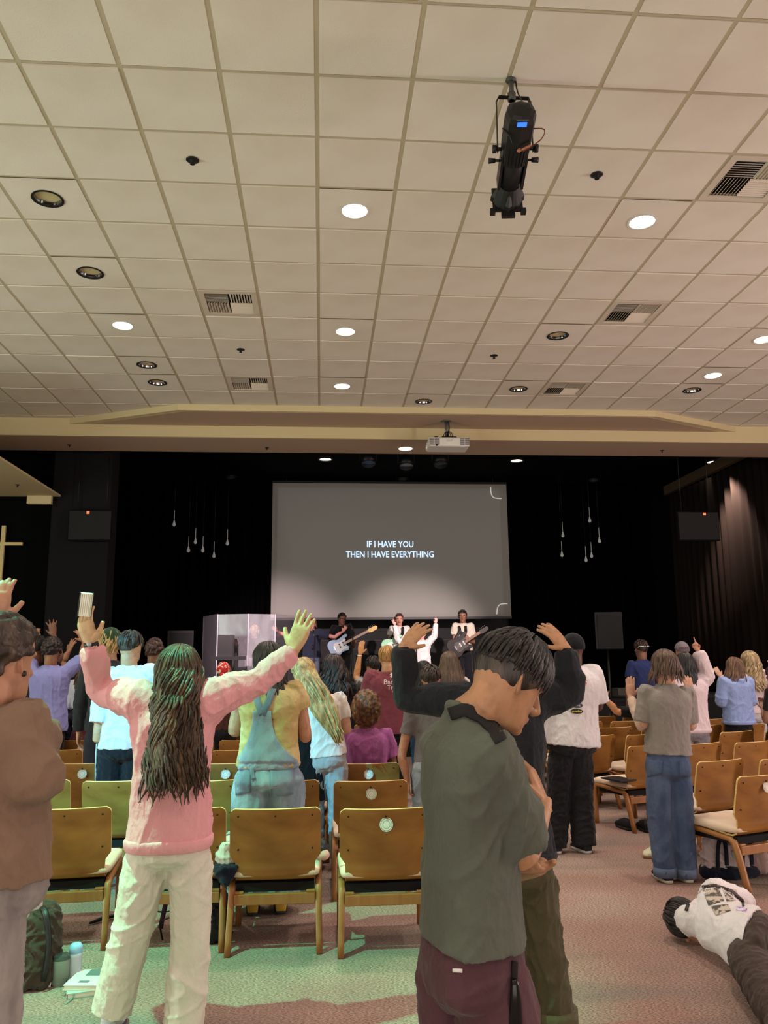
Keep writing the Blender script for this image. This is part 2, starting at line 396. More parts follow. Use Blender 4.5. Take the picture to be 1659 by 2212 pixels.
def downlight(k, p, lab, hgt=CEIL, cone=True):
    e = empty('downlight', p, lab, 'light', 'recessed downlights'); e['_b'] = tuple(p)
    q = MB(); n = 28
    R = [((0, 0, 0), .108, 0), ((0, 0, 0), .122, -.001), ((0, 0, 0), .124, -.006), ((0, 0, 0), .106, -.006), ((0, 0, 0), .104, .006)]
    q.rings([(Vector((0, 0, z)), Vector((r, 0, 0)), Vector((0, r, 0))) for _, r, z in R], n, close=False)
    q.build('rim', DARKB if not k else WHITEP, e, base=(0, 0, 0), smooth=False)
    q = MB(); q.rings([(Vector((0, 0, z)), Vector((r, 0, 0)), Vector((0, r, 0))) for r, z in ((.106, 0), (.1, .02), (.085, .09), (.06, .15), (.001, .155))], n, close=False)
    q.build('reflector', CONE, e, base=(0, 0, 0))
    q = MB()
    if k: q.rings([(Vector((0, 0, z)), Vector((r, 0, 0)), Vector((0, r, 0))) for r, z in ((.1, .012), (.08, .004), (.04, .001), (.001, 0))], n, close=False)
    else: q.limb([(0, 0, .15), (0, 0, .09), (0, 0, .07)], [.022, .03, .012], n=12)
    q.build('bulb', LAMPON if k else DARKB, e, base=(0, 0, 0))
    if k: light('SPOT', (p.x, p.y, p.z-.02), 260, (1, .86, .76), (p.x, p.y, 0), spot_size=math.radians(125), spot_blend=.9, shadow_soft_size=.1)
for (k, p), lab in zip(DL, DLN): downlight(k, p, lab)
for x in (-6, -2.4, 1.4, 5, 8):        # unseen house lights, added over the rear rows to light the room
    for y in (-3.5, 1.0): light('SPOT', (x, y, CEIL-.03), 170, (1, .86, .76), (x, y, 0), spot_size=math.radians(130), spot_blend=.9, shadow_soft_size=.1)
# ---- four-way air vents
VENTM = newmat('vent_enamel', (205, 194, 178), .5); VOID = newmat('duct_void', (14, 12, 10), .9)
VL = ['square four-way air vent at upper left of centre, the larger of the left pair', 'square four-way air vent at left, small, near the front beam', 'square four-way air vent right of centre, between two rows of lamps',
      'square four-way air vent low on the right by the front beam', 'largest square air vent, cut by the right edge of the photo']
for (c, px), lab in zip(vcell.items(), VL):
    x0, y0 = GX+c[0]*T, GY+c[1]*T; e = empty('air_vent', (x0+T/2, y0+T/2, CEIL), lab, 'vent', 'four-way ceiling vents')
    q = MB(); a = .29; b = .235
    for lo, hi in (((-a, -a), (a, -b)), ((-a, b), (a, a)), ((-a, -b), (-b, b)), ((b, -b), (a, b))): q.box((lo[0], lo[1], -.004), (hi[0], hi[1], .01))
    q.build('frame', VENTM, e, base=(0, 0, 0), smooth=False)
    q = MB(); q.box((-b, -b, .028), (b, b, .03)); q.build('duct_opening', VOID, e, base=(0, 0, 0), smooth=False)
    for qx, qy in ((-1, -1), (1, -1), (-1, 1), (1, 1)):
        q = MB(); ang = {(-1, -1): .75, (1, -1): -.75, (-1, 1): .75, (1, 1): .75}[(qx, qy)]
        along_x = qx*qy > 0
        for k in range(8):
            t = .022+k*.0275
            if along_x: M = TR(qx*b/2, qy*t, .010, 0, (-.8 if qy > 0 else .8)); q.box((-b/2+.004, -.012, -.0012), (b/2-.004, .012, .0012), M)
            else: M = TR(qx*t, qy*b/2, .010, 0, 0, (.8 if qx > 0 else -.8)); q.box((-.012, -b/2+.004, -.0012), (.012, b/2-.004, .0012), M)
        o = q.build('louvre', VENTM, e, base=(0, 0, 0), smooth=False); o['kind'] = 'stuff'
# ---- sprinklers
def sprinkler(p, lab, s=1.0):
    e = empty('sprinkler', p, lab, 'sprinkler', 'ceiling sprinklers')
    q = MB(); q.rings([(Vector((0, 0, z)), Vector((r, 0, 0)), Vector((0, r, 0))) for r, z in ((.04*s, .001), (.042*s, -.004), (.03*s, -.008), (.012*s, -.01), (.008*s, -.03), (.001, -.03))], 18)
    q.build('escutcheon', DARKB, e, base=(0, 0, 0))
    q = MB(); q.cyl((0, 0, -.034), (0, 0, -.037), .016*s, n=12); q.box((-.010*s, -.002, -.034), (-.007*s, .002, -.006)); q.box((.007*s, -.002, -.034), (.010*s, .002, -.006))
    q.build('deflector', BLKMET, e, base=(0, 0, 0), smooth=False)
for a, b, lab in ((416, 345, 'dark round sprinkler in the upper left ceiling'), (1289, 377, 'dark round sprinkler right of the long black spotlight'),
                  (520, 755, 'small sprinkler between the two left vents'), (1067, 768, 'small sprinkler right of centre, left of an unlit lamp')):
    sprinkler(G(a, b, CEIL), lab, 1.15)
# ---- front soffit, stepped
Ya, Yb, Yc = G(691, 877, CEIL).y, 11.95, 12.85
ZT, ZF, ZS = CEIL-.09, CEIL-.27, CEIL-.27
xa, xb = G(165, 917, CEIL).x, G(1570, 932, CEIL).x; xc, xd = G(385, 875, CEIL).x, G(1417, 886, CEIL).x
q = MB(); q.prism([(xa, Yb), (xc, Ya), (xd, Ya), (xb, Yb)][::-1], ZT, CEIL+.01); struct(q.build('trim_1', [PLAST], smooth=False))
q = MB(); q.box((WX0, Yb, ZF), (WX1, Yb+.05, CEIL+.02)); struct(q.build('trim_2', PLAST, smooth=False))
q = MB(); q.box((WX0, Yb+.05, ZF+.0), (WX1, Yc, CEIL+.02)); struct(q.build('trim_3', SOFF, smooth=False))
q = MB(); q.prism([(xa+.3, Yb-.004), (xc+.09, Ya+.035), (xd-.09, Ya+.035), (xb-.3, Yb-.004)][::-1], ZT-.004, ZT); struct(q.build('trim_4', SOFF, smooth=False))
for a, b, lab in ((150, 961, 'tiny sprinkler on the beam above the left black wall'), (577, 967, 'tiny sprinkler on the beam above the screen\'s left edge'), (1430, 973, 'tiny sprinkler on the beam at right')):
    sprinkler(G(a, b, ZS), lab, .8)
p = G(876, 969, ZS)
e = empty('downlight', p, 'lit round downlight set in the front beam, left of the projector', 'light', 'recessed downlights')
q = MB(); q.rings([(Vector((0, 0, z)), Vector((r, 0, 0)), Vector((0, r, 0))) for r, z in ((.13, .001), (.125, -.005), (.11, -.004))], 24, close=False); q.build('rim', WHITEP, e, base=(0, 0, 0))
q = MB(); q.cyl((0, 0, 0), (0, 0, -.004), .11, n=24); q.build('bulb', LAMPON, e, base=(0, 0, 0), smooth=False)
light('SPOT', (p.x, p.y, p.z-.03), 60, (1, .83, .66), (p.x, p.y, 0), spot_size=math.radians(120), spot_blend=.9, shadow_soft_size=.1)
# ---- stage house: black ceiling, proscenium, side bulkhead
ZSC = CH+3.98
q = MB(); q.box((WX0, Yc, ZSC), (WX1, WY1, ZSC+.1)); struct(q.build('ceiling_2', BLKW, smooth=False)); q = MB(); q.box((WX0, Yc-.02, ZS+.002), (WX1, Yc, ZSC+.1)); struct(q.build('wall_header', BLKW, smooth=False))
e1 = P(131, 1073, 13.1)
q = MB(); q.box((WX0, 8.6, e1.z), (e1.x, 13.1, e1.z+.03)); q.box((e1.x-.5, 13.02, e1.z-.13), (e1.x-.12, 13.1, e1.z)); struct(q.build('trim_5', PLAST, smooth=False))
sprinkler(G(38, 1047, e1.z), 'tiny sprinkler under the low plaster canopy at far left', .8)
cL, cR = P(112, 1200, 13.3).x, P(238, 1200, 13.3).x
q = MB(); q.box((cL, 13.15, 0), (cR, 13.6, CEIL+.4)); struct(q.build('wall_column', newmat('black_column', (13, 13, 15), .9, bump=(14, .2, .01)), smooth=False))
q = MB(); q.box((WX0, 13.45, 0), (cL, 13.55, CEIL+.4)); struct(q.build('wall_wing', BLKW, smooth=False))
# stage deck with nosing and centre wall panel behind the band
STG = .90; SY = 13.9
DECK = newmat('stage_deck', (18, 17, 18), .7)
q = MB(); q.box((cR-1, SY, 0), (8.0, WY1, STG)); q.box((cR-1, SY-.02, STG-.05), (8.0, SY, STG+.004)); struct(q.build('floor_stage', DECK, smooth=False))
px0, px1 = P(596, 1400, 17.9).x, P(1100, 1400, 17.9).x
q = MB(); q.box((px0, 17.85, STG), (px1, 17.95, 3.3))
o = struct(q.build('wall_panelling', newmat('charcoal_panel', (26, 25, 27), .7), smooth=False))
q = MB(); q.box((px0, 17.835, 2.02), (px1, 17.85, 2.04)); q.build('rail', newmat('panel_rail', (44, 43, 43), .6), o, smooth=False)
q = MB()
for k in range(110):
    x = px0+.02+k*(px1-px0-.04)/110; q.box((x, 17.83, 1.2), (x+.018, 17.85, 1.62))
o2 = q.build('acoustic_slat', newmat('slat', (36, 35, 35), .6), o, smooth=False); o2['kind'] = 'stuff'
# ---- curtains
def curtain(name, A, B, z0, z1, mat, lab, amp=.06, wl=.22, seed=1):
    A, B = Vector(A), Vector(B); L = (B-A).length; n = int(L/wl*10); t = (B-A)/L; nn = Vector((-t.y, t.x, 0)); rr = random.Random(seed)
    V = []; ph = 0
    for i in range(n+1):
        s_ = L*i/n; ph += (2*math.pi/ (wl/(L/n)))*(.75+.5*rr.random()); a = amp*(.7+.6*math.sin(s_*1.7+seed)**2)
        for z, k in ((z0, 1.15), (z0*.6+z1*.4, 1.0), (z1, .7)):
            p = A+t*s_+nn*(a*k*math.sin(ph)); V.append((p.x, p.y, z))
    F = [(3*i+j, 3*i+3+j, 3*i+4+j, 3*i+1+j) for i in range(n) for j in range(2)]
    q = MB(); q.add(V, F); o = q.build(name, mat); tag(o, lab, 'curtain', 'black stage curtains')
    m = o.modifiers.new('thick', 'SOLIDIFY'); m.thickness = .006; return o
CURT = newmat('black_velour', (5, 5, 6), .95, spec=.03)
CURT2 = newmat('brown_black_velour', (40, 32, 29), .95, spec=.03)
curtain('stage_curtain', (cR-.8, 17.6, 0), (px0-.05, 17.6, 0), STG, ZSC-.05, CURT, 'wide black curtain behind the drummer, left of the screen', seed=2)
curtain('stage_curtain', (px1+.05, 17.6, 0), (7.2, 17.6, 0), STG, ZSC-.05, CURT, 'wide black curtain across the back, right of the screen', seed=3)
XR = P(1590, 1100, 14.6).x
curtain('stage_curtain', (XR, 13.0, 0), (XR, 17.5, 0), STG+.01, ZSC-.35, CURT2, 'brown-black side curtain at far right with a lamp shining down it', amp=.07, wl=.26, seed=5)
q = MB(); q.box((XR-.16, 13.0, ZSC-.34), (XR-.06, 17.4, ZSC-.14)); tag(q.build('curtain_track', newmat('track', (96, 78, 60), .6), smooth=False), 'pale boxed track above the far right side curtain', 'rail')
light('SPOT', (XR-.32, 14.5, ZSC-.35), 420, (1, .8, .68), (XR+.05, 14.75, 2.6), spot_size=math.radians(75), spot_blend=.7, shadow_soft_size=.06)
for a, b, on, lab in ((703, 990, 1, 'lit lamp in the black stage ceiling above the screen\'s left part'), (1116, 993, 1, 'lit lamp in the black stage ceiling above the screen\'s right edge'),
                      (1540, 996, 1, 'lit lamp in the black stage ceiling beside the side curtain'), (498, 1030, 0, 'unlit lamp in the black stage ceiling left of the screen'),
                      (870, 1034, 0, 'unlit lamp in the black stage ceiling just over the screen'), (1282, 1036, 0, 'unlit lamp in the black stage ceiling right of the screen')):
    p = G(a, b, ZSC-.001); e = empty('downlight', p, lab, 'light', 'stage ceiling lamps')
    q = MB(); q.rings([(Vector((0, 0, z)), Vector((r, 0, 0)), Vector((0, r, 0))) for r, z in ((.15, 0), (.15, -.03), (.12, -.03), (.12, -.006))], 24, close=False); q.build('rim', BLKMET, e, base=(0, 0, 0), smooth=False)
    q = MB(); q.cyl((0, 0, -.004), (0, 0, -.02), .12, .09, n=20); q.build('bulb', LAMPON if on else newmat('unlit_bulb', (170, 170, 172), .3, metal=.6), e, base=(0, 0, 0))
    if on: light('SPOT', (p.x, p.y, p.z-.05), 14, (1, .85, .72), (p.x, p.y, 0), spot_size=math.radians(70), spot_blend=.8, shadow_soft_size=.08)
# ================================================================ SCREEN, PROJECTOR, STAGE LIGHTS, STAGE GEAR
YS = 17.15
a, b, c, d = P(590, 1044, YS), P(1094, 1046, YS), P(584, 1332, YS), P(1104, 1334, YS)
sx0, sx1, sz0, sz1 = (a.x+c.x)/2, (b.x+d.x)/2, (c.z+d.z)/2, (a.z+b.z)/2
scr = empty('projection_screen', ((sx0+sx1)/2, YS, sz0), 'large grey projection screen with two lines of song words', 'screen'); scr['_b'] = tuple(scr.location)
q = MB(); q.box((sx0, YS, sz0), (sx1, YS+.03, sz1)); q.build('fabric', newmat('screen_fabric', (150, 148, 144), .95, spec=.05), scr, smooth=False)
q = MB(); q.box((sx0+.11, YS-.004, sz0+.06), (sx1-.16, YS-.001, sz1-.1))
q.build('projected_image', newmat('projected_grey', (150, 148, 144), .95, spec=.05, emit=((150, 152, 152), .05)), scr, smooth=False)
q = MB(); q.box((sx0-.01, YS-.01, sz0-.05), (sx1+.01, YS+.04, sz0)); q.box((sx0-.01, YS-.01, sz1), (sx1+.01, YS+.04, sz1+.05)); q.build('casing', BLKMET, scr, smooth=False)
TXT = newmat('projected_text', (200, 225, 255), .9, emit=((196, 222, 255), 1.15))
RX = Matrix.Rotation(math.pi/2, 4, 'X')
for s_, px, py, wpx in (('IF I HAVE YOU', 843, 1182, 102), ('THEN I HAVE EVERYTHING', 843, 1204, 192)):
    p = P(px, py, YS-.008)-scr.location; wd = wpx*YS/FPX
    o = text(s_, .19, Matrix.Translation(p)@RX, TXT, scr, 'song_words', .002); bpy.context.view_layer.update()
    sx = wd/max(o.dimensions.x, .01); o.matrix_local = Matrix.Translation(p)@RX@Matrix.Diagonal((sx, 1.02, 1, 1))
def bracket(pts, r=.012):
    q = MB(); q.limb([P(x, y, YS-.008) for x, y in pts], r, n=5, sub=2); q.build('corner_mark', newmat('mark_white', (220, 220, 215), .9, emit=((210, 208, 200), .5)), scr, base=scr.location)
q = MB(); [q.cyl((x, YS+.02, sz1+.04), (x, YS+.02, ZSC), .008, n=6) for x in (sx0+.3, sx1-.3)]; q.build('hanging_cable', BLKMET, scr)
bracket([(1060, 1052), (1061, 1066), (1067, 1075), (1083, 1077)]); bracket([(1073, 1327), (1075, 1312), (1082, 1305), (1096, 1304)])
# ---- projector on its pole
p0 = P(967, 940, 11.55); ztop = ZT-.004
e = empty('projector', (p0.x, p0.y, ztop), 'white projector hanging from a short pole under the stepped beam', 'projector'); e['_b'] = tuple(e.location)
wp = 46*11.6/FPX; zc = P(967, 960, 11.55).z
q = MB(); q.box((p0.x-wp*1.0, p0.y-.16, zc-.07), (p0.x+wp*1.0, p0.y+.22, zc+.075))
q.build('housing', WHITEP, e, smooth=False, bevel=.03)
q = MB(); q.cyl((p0.x-.02, p0.y, ztop), (p0.x-.02, p0.y, zc+.09), .022); q.cyl((p0.x-.02, p0.y, ztop), (p0.x-.02, p0.y, ztop-.01), .08); q.build('pole', newmat('grey_pole', (120, 118, 114), .4, metal=.7), e)
q = MB(); q.box((p0.x-.1, p0.y-.1, zc+.075), (p0.x+.08, p0.y+.1, zc+.1))
for k in range(6): q.limb([(p0.x-.08+.03*k, p0.y-.05, zc+.09), (p0.x-.06+.02*k, p0.y-.08, zc+.15+.01*(k % 3)), (p0.x-.02, p0.y-.02, zc+.19)], .006, n=5)
q.build('cable_bundle', BLKMET, e)
q = MB(); q.limb([(p0.x+.01, p0.y-.02, ztop), (p0.x+.02, p0.y-.03, zc+.25), (p0.x, p0.y-.03, zc+.12)], .01, n=6); q.build('cable', BLKMET, e)
for sx in (-1, 1):
    q = MB()
    for r in range(7):
        for cc in range(2): x = p0.x+sx*wp*(.74)+(cc-.5)*.075; q.box((x-.034, p0.y-.165, zc-.045+r*.015), (x+.034, p0.y-.158, zc-.038+r*.015))
    o = q.build('exhaust_grille', BLKMET, e, smooth=False); o['kind'] = 'stuff'
q = MB(); q.cyl((p0.x-wp*.62, p0.y-.167, zc-.055), (p0.x-wp*.62, p0.y-.158, zc-.055), .014, n=10); q.build('sensor', BLKMET, e)
q = MB(); q.box((p0.x-.045, p0.y-.163, zc+.02), (p0.x+.045, p0.y-.159, zc+.03)); q.build('badge', newmat('grey_badge', (130, 130, 132), .5), e, smooth=False)
q = MB(); q.box((p0.x+.2, p0.y-.163, zc-.058), (p0.x+.207, p0.y-.159, zc-.052)); q.build('status_light', newmat('led_violet', (90, 80, 200), .5, emit=((120, 110, 255), 3)), e, smooth=False)
for s_ in (-.62, .3): 
    q = MB(); q.cyl((p0.x+s_*wp, p0.y-.1, zc+.075), (p0.x+s_*wp, p0.y-.1, zc+.092), .028, n=12); q.build('foot', BLKMET, e)
# ---- long profile spotlight on the ceiling
pv = P(1113, 305, 4.45); rear = P(1126, 240, 4.17); front = P(1096, 428, 4.83); top = Vector((pv.x-.01, 4.45, CEIL))
ax = (front-rear).normalized(); side = ax.cross(Vector((0, 0, 1))).normalized(); upv = side.cross(ax).normalized()
e = empty('stage_spotlight', top, 'long black profile spotlight with a blue display hanging from the ceiling', 'spotlight'); e['_b'] = tuple(top)
def AX(t, s_=0, u=0): return rear+ax*t+side*s_+upv*u
q = MB(); q.rings([(AX(t), side*r, upv*r) for t, r in ((-.02, .03), (-.015, .06), (.0, .085), (.03, .095), (.20, .095), (.30, .088), (.36, .082), (.37, .07))], 8, e=2.6)
q.build('housing', BLKMET, e, smooth=False)
q = MB(); q.rings([(AX(t), side*r, upv*r) for t, r in ((.34, .06), (.36, .072), (.52, .070), (.53, .062), (.60, .06))], 20); q.build('lens_tube', BLKMET, e)
q = MB()
for s_ in (-1, 1): q.box((-.008, .33, -.05), (.008, .56, .05), Matrix.Translation(rear)@Matrix(((side.x, ax.x, upv.x, 0), (side.y, ax.y, upv.y, 0), (side.z, ax.z, upv.z, 0), (0, 0, 0, 1)))@Matrix.Translation((s_*.076, 0, 0)))
for k in range(10): a_ = -1+k*.22; q.limb([AX(.2, .094*math.sin(a_), -.094*math.cos(a_)), AX(.345, .088*math.sin(a_), -.088*math.cos(a_))], .004, n=4, sub=0)
q.build('cooling_fins', BLKMET, e, smooth=False)
q = MB(); q.rings([(AX(t), side*r, upv*r) for t, r in ((.58, .062), (.60, .085), (.66, .112), (.70, .114), (.705, .09))], 4, e=1.1); q.rings([(AX(t), side*r, upv*r) for t, r in ((.56, .066), (.69, .10), (.70, .07))], 20)
q.build('front_barrel', BLKMET, e, smooth=False)
MS = Matrix(((side.x, ax.x, upv.x, rear.x), (side.y, ax.y, upv.y, rear.y), (side.z, ax.z, upv.z, rear.z), (0, 0, 0, 1)))
q = MB(); q.box((-.10, .69, -.10), (.10, .705, .10), MS); q.box((-.045, .69, -.145), (.045, .715, -.10), MS); q.box((-.12, .68, -.115), (-.085, .72, -.085), MS); q.box((.085, .68, -.115), (.12, .72, -.085), MS); q.build('gel_frame', BLKMET, e, smooth=False)
tp = (pv-rear).dot(ax)
for s_ in (-1, 1):
    q = MB()
    q.cyl(AX(tp, s_*.085), AX(tp, s_*.125), .012, n=8); q.cyl(AX(tp, s_*.118), AX(tp, s_*.142), .026, n=10); q.build('knob', BLKMET, e); q = MB()
    q.cyl(AX(tp+.09, s_*.075), AX(tp+.09, s_*.12), .008, n=8); q.cyl(AX(tp+.09, s_*.115), AX(tp+.09, s_*.158), .014, .018, n=6)
    q.build('knob', BLKMET, e)
yt = CEIL-.13
q = MB()
for s_ in (-1, 1):
    a_ = AX(tp, s_*.11); b_ = Vector((pv.x+s_*.11, 4.45, yt)); q.limb([a_-Vector((0, 0, .02)), b_-Vector((0, 0, .03))], [(.016, .005)]*2, side=(0, 1, 0), n=4, e=1.2, sub=0)
q.limb([(pv.x-.11, 4.45, yt-.035), (pv.x-.095, 4.45, yt), (pv.x+.095, 4.45, yt), (pv.x+.11, 4.45, yt-.035)], [(.018, .006)]*4, side=(0, 1, 0), n=6, sub=0)
q.build('yoke', BLKMET, e, smooth=False)
q = MB(); q.cyl((pv.x-.01, 4.45, CEIL), (pv.x-.01, 4.45, yt-.02), .016); q.cyl((pv.x-.01, 4.45, CEIL), (pv.x-.01, 4.45, CEIL-.012), .032); q.cyl((pv.x-.01, 4.45, yt+.03), (pv.x-.01, 4.45, yt-.02), .026); q.build('hanging_pipe', newmat('grey_pipe', (78, 78, 72), .5), e)
q = MB(); q.limb([(pv.x+.02, 4.45, CEIL-.01), (pv.x+.028, 4.44, CEIL-.1), AX(.02, .03, .06)], .005, n=6); q.limb([AX(.12, -.10, .0), AX(.09, -.07, -.09), AX(.16, -.04, -.10)], .004, n=6); q.build('power_cable', BLKMET, e)
q = MB(); q.limb([AX(.10, .085, -.03), AX(.10, .15, -.04), AX(.14, .13, -.08), AX(.19, .03, -.115)], .004, n=6); q.build('safety_loop', newmat('red_brown_cord', (110, 52, 40), .6), e)
q = MB(); q.cyl(AX(.185, .012, -.105), AX(.2, -.0, -.105), .012, n=8); q.cyl(AX(.16, .07, -.10), AX(.185, .02, -.11), .007, n=8); q.build('cord_connector', newmat('copper_tip', (170, 110, 86), .5), e)
q = MB(); q.box((-.022, -.0205, -.012+.035), (.022, -.018, .010+.035), MS); 
q = MB(); pd = AX(.004, 0, -.045)
q.box((-.028, .0, -.098), (.028, .028, -.092), MS); q.build('blue_display', newmat('lcd_blue', (40, 90, 220), .4, emit=((50, 110, 255), 1.6)), e, smooth=False)
q = MB(); q.box((-.036, -.016, -.096), (.036, -.012, -.088), MS); q.build('maker_plate', newmat('plate_grey', (88, 88, 90), .5), e, smooth=False)
# ---- green lamp at the left edge
pl = Vector((-1.86, 3.80, 4.60)); e = empty('green_stage_light', (pl.x, pl.y, CEIL), 'bright green stage lamp at the left edge of the ceiling', 'light'); e['_b'] = tuple(e.location)
dv = (Vector((-.9, 3.2, 0))-pl).normalized()
q = MB(); q.limb([pl-dv*.28, pl-dv*.22, pl-dv*.02, pl+dv*.03], [.05, .1, .11, .11], n=20, sub=0); q.build('housing', BLKMET, e)
q = MB(); q.cyl(pl+dv*.031, pl+dv*.036, .10, n=20); q.build('lens', newmat('green_lens', (60, 255, 180), .4, emit=((90, 255, 190), 26)), e)
q = MB(); q.cyl((pl.x, pl.y, CEIL), (pl.x, pl.y, pl.z+.1), .015); q.limb([pl+Vector((-.13, 0, 0)), pl+Vector((-.13, 0, .2)), pl+Vector((.13, 0, .2)), pl+Vector((.13, 0, 0))], [(.015, .004)]*4, side=(0, 1, 0), n=4, sub=0); q.build('yoke', BLKMET, e, smooth=False)
# ---- stage lamps under the black stage ceiling
for k, (px, py, c_) in enumerate(((796, 998, (60, 80, 120)), (878, 1004, (120, 122, 124)), (952, 1000, (60, 62, 66)))):
    p = P(px, py, 15.0); e = empty('stage_par_light', (p.x, p.y, ZSC), ['black stage can with bluish lens, left of three above the screen', 'black stage can with pale lens, middle of three above the screen', 'black stage can, right of three above the screen'][k], 'spotlight', 'cans over the stage'); e['_b'] = tuple(e.location)
    q = MB(); q.cyl(p+Vector((0, .1, .16)), p+Vector((0, 0, -.02)), .12, .14, n=18); q.build('can', BLKMET, e)
    q = MB(); q.cyl(p+Vector((0, -.001, -.021)), p+Vector((0, -.002, -.027)), .125, n=18); q.build('lens', newmat('can_lens', c_, .25), e)
    q = MB(); q.cyl((p.x, p.y+.06, ZSC), p+Vector((0, .06, .1)), .02); q.limb([p+Vector((-.16, .05, .05)), p+Vector((-.16, .06, .25)), p+Vector((.16, .06, .25)), p+Vector((.16, .05, .05))], .012, n=5, sub=0); q.build('yoke', BLKMET, e)
# ---- pendant bulbs
BULB = newmat('frosted_bulb', (190, 190, 188), .3, emit=((200, 200, 196), .12))
pb = [(376, 1134, 'highest'), (422, 1172, 'second'), (407, 1190, ''), (438, 1190, ''), (462, 1202, 'lowest'), (491, 1175, 'rightmost'), (1216, 1158, ''), (1274, 1126, 'highest'), (1214, 1200, ''), (1295, 1170, ''), (1266, 1211, ''), (1278, 1202, '')]
pbl = ['topmost and leftmost tiny bulb of the cluster left of the screen', 'tiny pendant bulb left of the screen, second from the left at the upper level', 'tiny pendant bulb left of the screen, just below and left of another', 'tiny pendant bulb left of the screen, in the centre of its cluster',
       'lowest tiny bulb of the cluster left of the screen', 'tiny pendant bulb nearest the screen\'s left edge', 'tiny pendant bulb right of the screen, upper left of its cluster', 'topmost tiny bulb of the cluster right of the screen', 'tiny pendant bulb nearest the screen\'s right edge, low',
       'rightmost tiny bulb of the cluster right of the screen', 'lowest tiny bulb of the cluster right of the screen', 'tiny pendant bulb right of the screen, just right of the lowest one']
for (px, py, _), lab in zip(pb, pbl):
    p = P(px, py, 16.2); e = empty('pendant_bulb', (p.x, p.y, ZSC), lab, 'light', 'pendant bulbs'); e['_b'] = tuple(e.location)
    q = MB(); q.limb([p+Vector((0, 0, .09)), p+Vector((0, 0, .05)), p, p-Vector((0, 0, .03))], [.012, .02, .034, .012], n=10); q.build('bulb', BULB, e)
    q = MB(); q.cyl(p+Vector((0, 0, .3)), p+Vector((0, 0, .09)), .006, n=5); q.build('filament_stem', BULB, e)
    q = MB(); q.cyl((p.x, p.y, ZSC), (p.x, p.y, p.z+.3), .004, n=5); q.build('cord', BLKMET, e)
# ---- hanging loudspeakers with an orange light
LED = newmat('orange_led', (220, 120, 80), .5, emit=((235, 130, 90), .8)); MESHG = newmat('speaker_grille', (30, 30, 32), .8, bump=(220, .3, .003))
for k, (x0, x1, y0, y1, lx, ly, Y) in enumerate(((148, 240, 1101, 1168, 190, 1107, 13.0), (1462, 1558, 1104, 1168, 1522, 1110, 13.0))):
    a, b = P(x0, y0, Y), P(x1, y1, Y); top_ = CEIL-.3 if k == 0 else ZSC
    e = empty('hanging_loudspeaker', ((a.x+b.x)/2, Y, top_), ['wide black loudspeaker hanging on the black column at left', 'wide black loudspeaker hanging in front of the side curtain at right'][k], 'speaker', 'hanging loudspeakers'); e['_b'] = tuple(e.location)
    q = MB(); q.prism([(a.x, Y+.02), (b.x, Y+.02), (b.x-.08, Y+.13), (a.x+.08, Y+.13)], b.z, a.z); q.build('cabinet', BLACKM, e, smooth=False, bevel=.01)
    q = MB(); q.box((a.x+.02, Y, b.z+.02), (b.x-.02, Y+.02, a.z-.02)); q.build('grille', MESHG, e, smooth=False)
    q = MB(); l = P(lx, ly, Y-.01); q.box((l.x-.022, Y-.012, l.z-.022), (l.x+.022, Y, l.z+.022)); q.build('orange_light', LED, e, smooth=False)
    q = MB()
    for x in (a.x+.12, b.x-.12): q.cyl((x, Y+.08, a.z), (x, Y+.08, top_), .006, n=5)
    q.build('hanging_cable', BLKMET, e)
# ---- wooden cross on the black wing
c_ = P(6, 1175, 13.35); e = empty('wall_cross', c_, 'slim pale wooden cross on the black wall at far left', 'cross'); e['_b'] = tuple(c_)
q = MB(); bt = P(3, 1290, 13.35).z; q.box((c_.x-.03, 13.33, bt), (c_.x+.03, 13.37, P(6, 1136, 13.35).z)); q.build('upright', GOLD, e, smooth=False)
hw = P(49, 1175, 13.35).x-c_.x; q = MB(); q.box((c_.x-hw, 13.325, c_.z-.025), (c_.x+hw, 13.365, c_.z+.025)); q.build('crossbar', GOLD, e, smooth=False)
# ---- loudspeaker on a stand, right; another at left
def stand_speaker(x0, x1, y0, y1, Y, lab, tilt=0):
    a, b = P(x0, y0, Y), P(x1, y1, Y); xm = (a.x+b.x)/2
    e = empty('loudspeaker', (xm, Y+.15, b.z), lab, 'speaker', 'loudspeakers on stands', rz=0); e['_b'] = tuple(e.location)
    M = TR(xm, Y+.17, b.z, tilt); hw = (b.x-a.x)/2
    q = MB(); q.prism([(-hw, -.17), (hw, -.17), (hw*.6, .17), (-hw*.6, .17)], 0, a.z-b.z, M); q.build('cabinet', newmat('cab', (27, 27, 29), .6), e, smooth=False, bevel=.012)
    q = MB(); q.box((-hw*.82, -.182, .04), (hw*.88, -.17, a.z-b.z-.04), M); q.build('grille', MESHG, e, smooth=False)
    s_ = empty('speaker_stand', (xm, Y+.17, STG if Y > SY else 0), lab.replace('loudspeaker', 'tripod stand under the loudspeaker').replace('tall ', ''), 'stand'); s_['_b'] = tuple(s_.location); z = s_.location.z
    q = MB(); q.cyl((xm, Y+.17, b.z), (xm, Y+.17, z+.35), .018); q.build('pole', BLKMET, s_)
    for k in range(3):
        t = k*2.094+.5; q = MB(); q.limb([(xm, Y+.17, z+.75), (xm+.45*math.cos(t), Y+.17+.45*math.sin(t), z+.012)], .012, n=6, sub=0); q.build('leg', BLKMET, s_)
stand_speaker(1287, 1350, 1322, 1402, 12.6, 'tall black loudspeaker on a pole right of the screen', -.12)
stand_speaker(360, 415, 1362, 1420, 15.2, 'dark loudspeaker behind the crowd, left of the drum shield', .1)
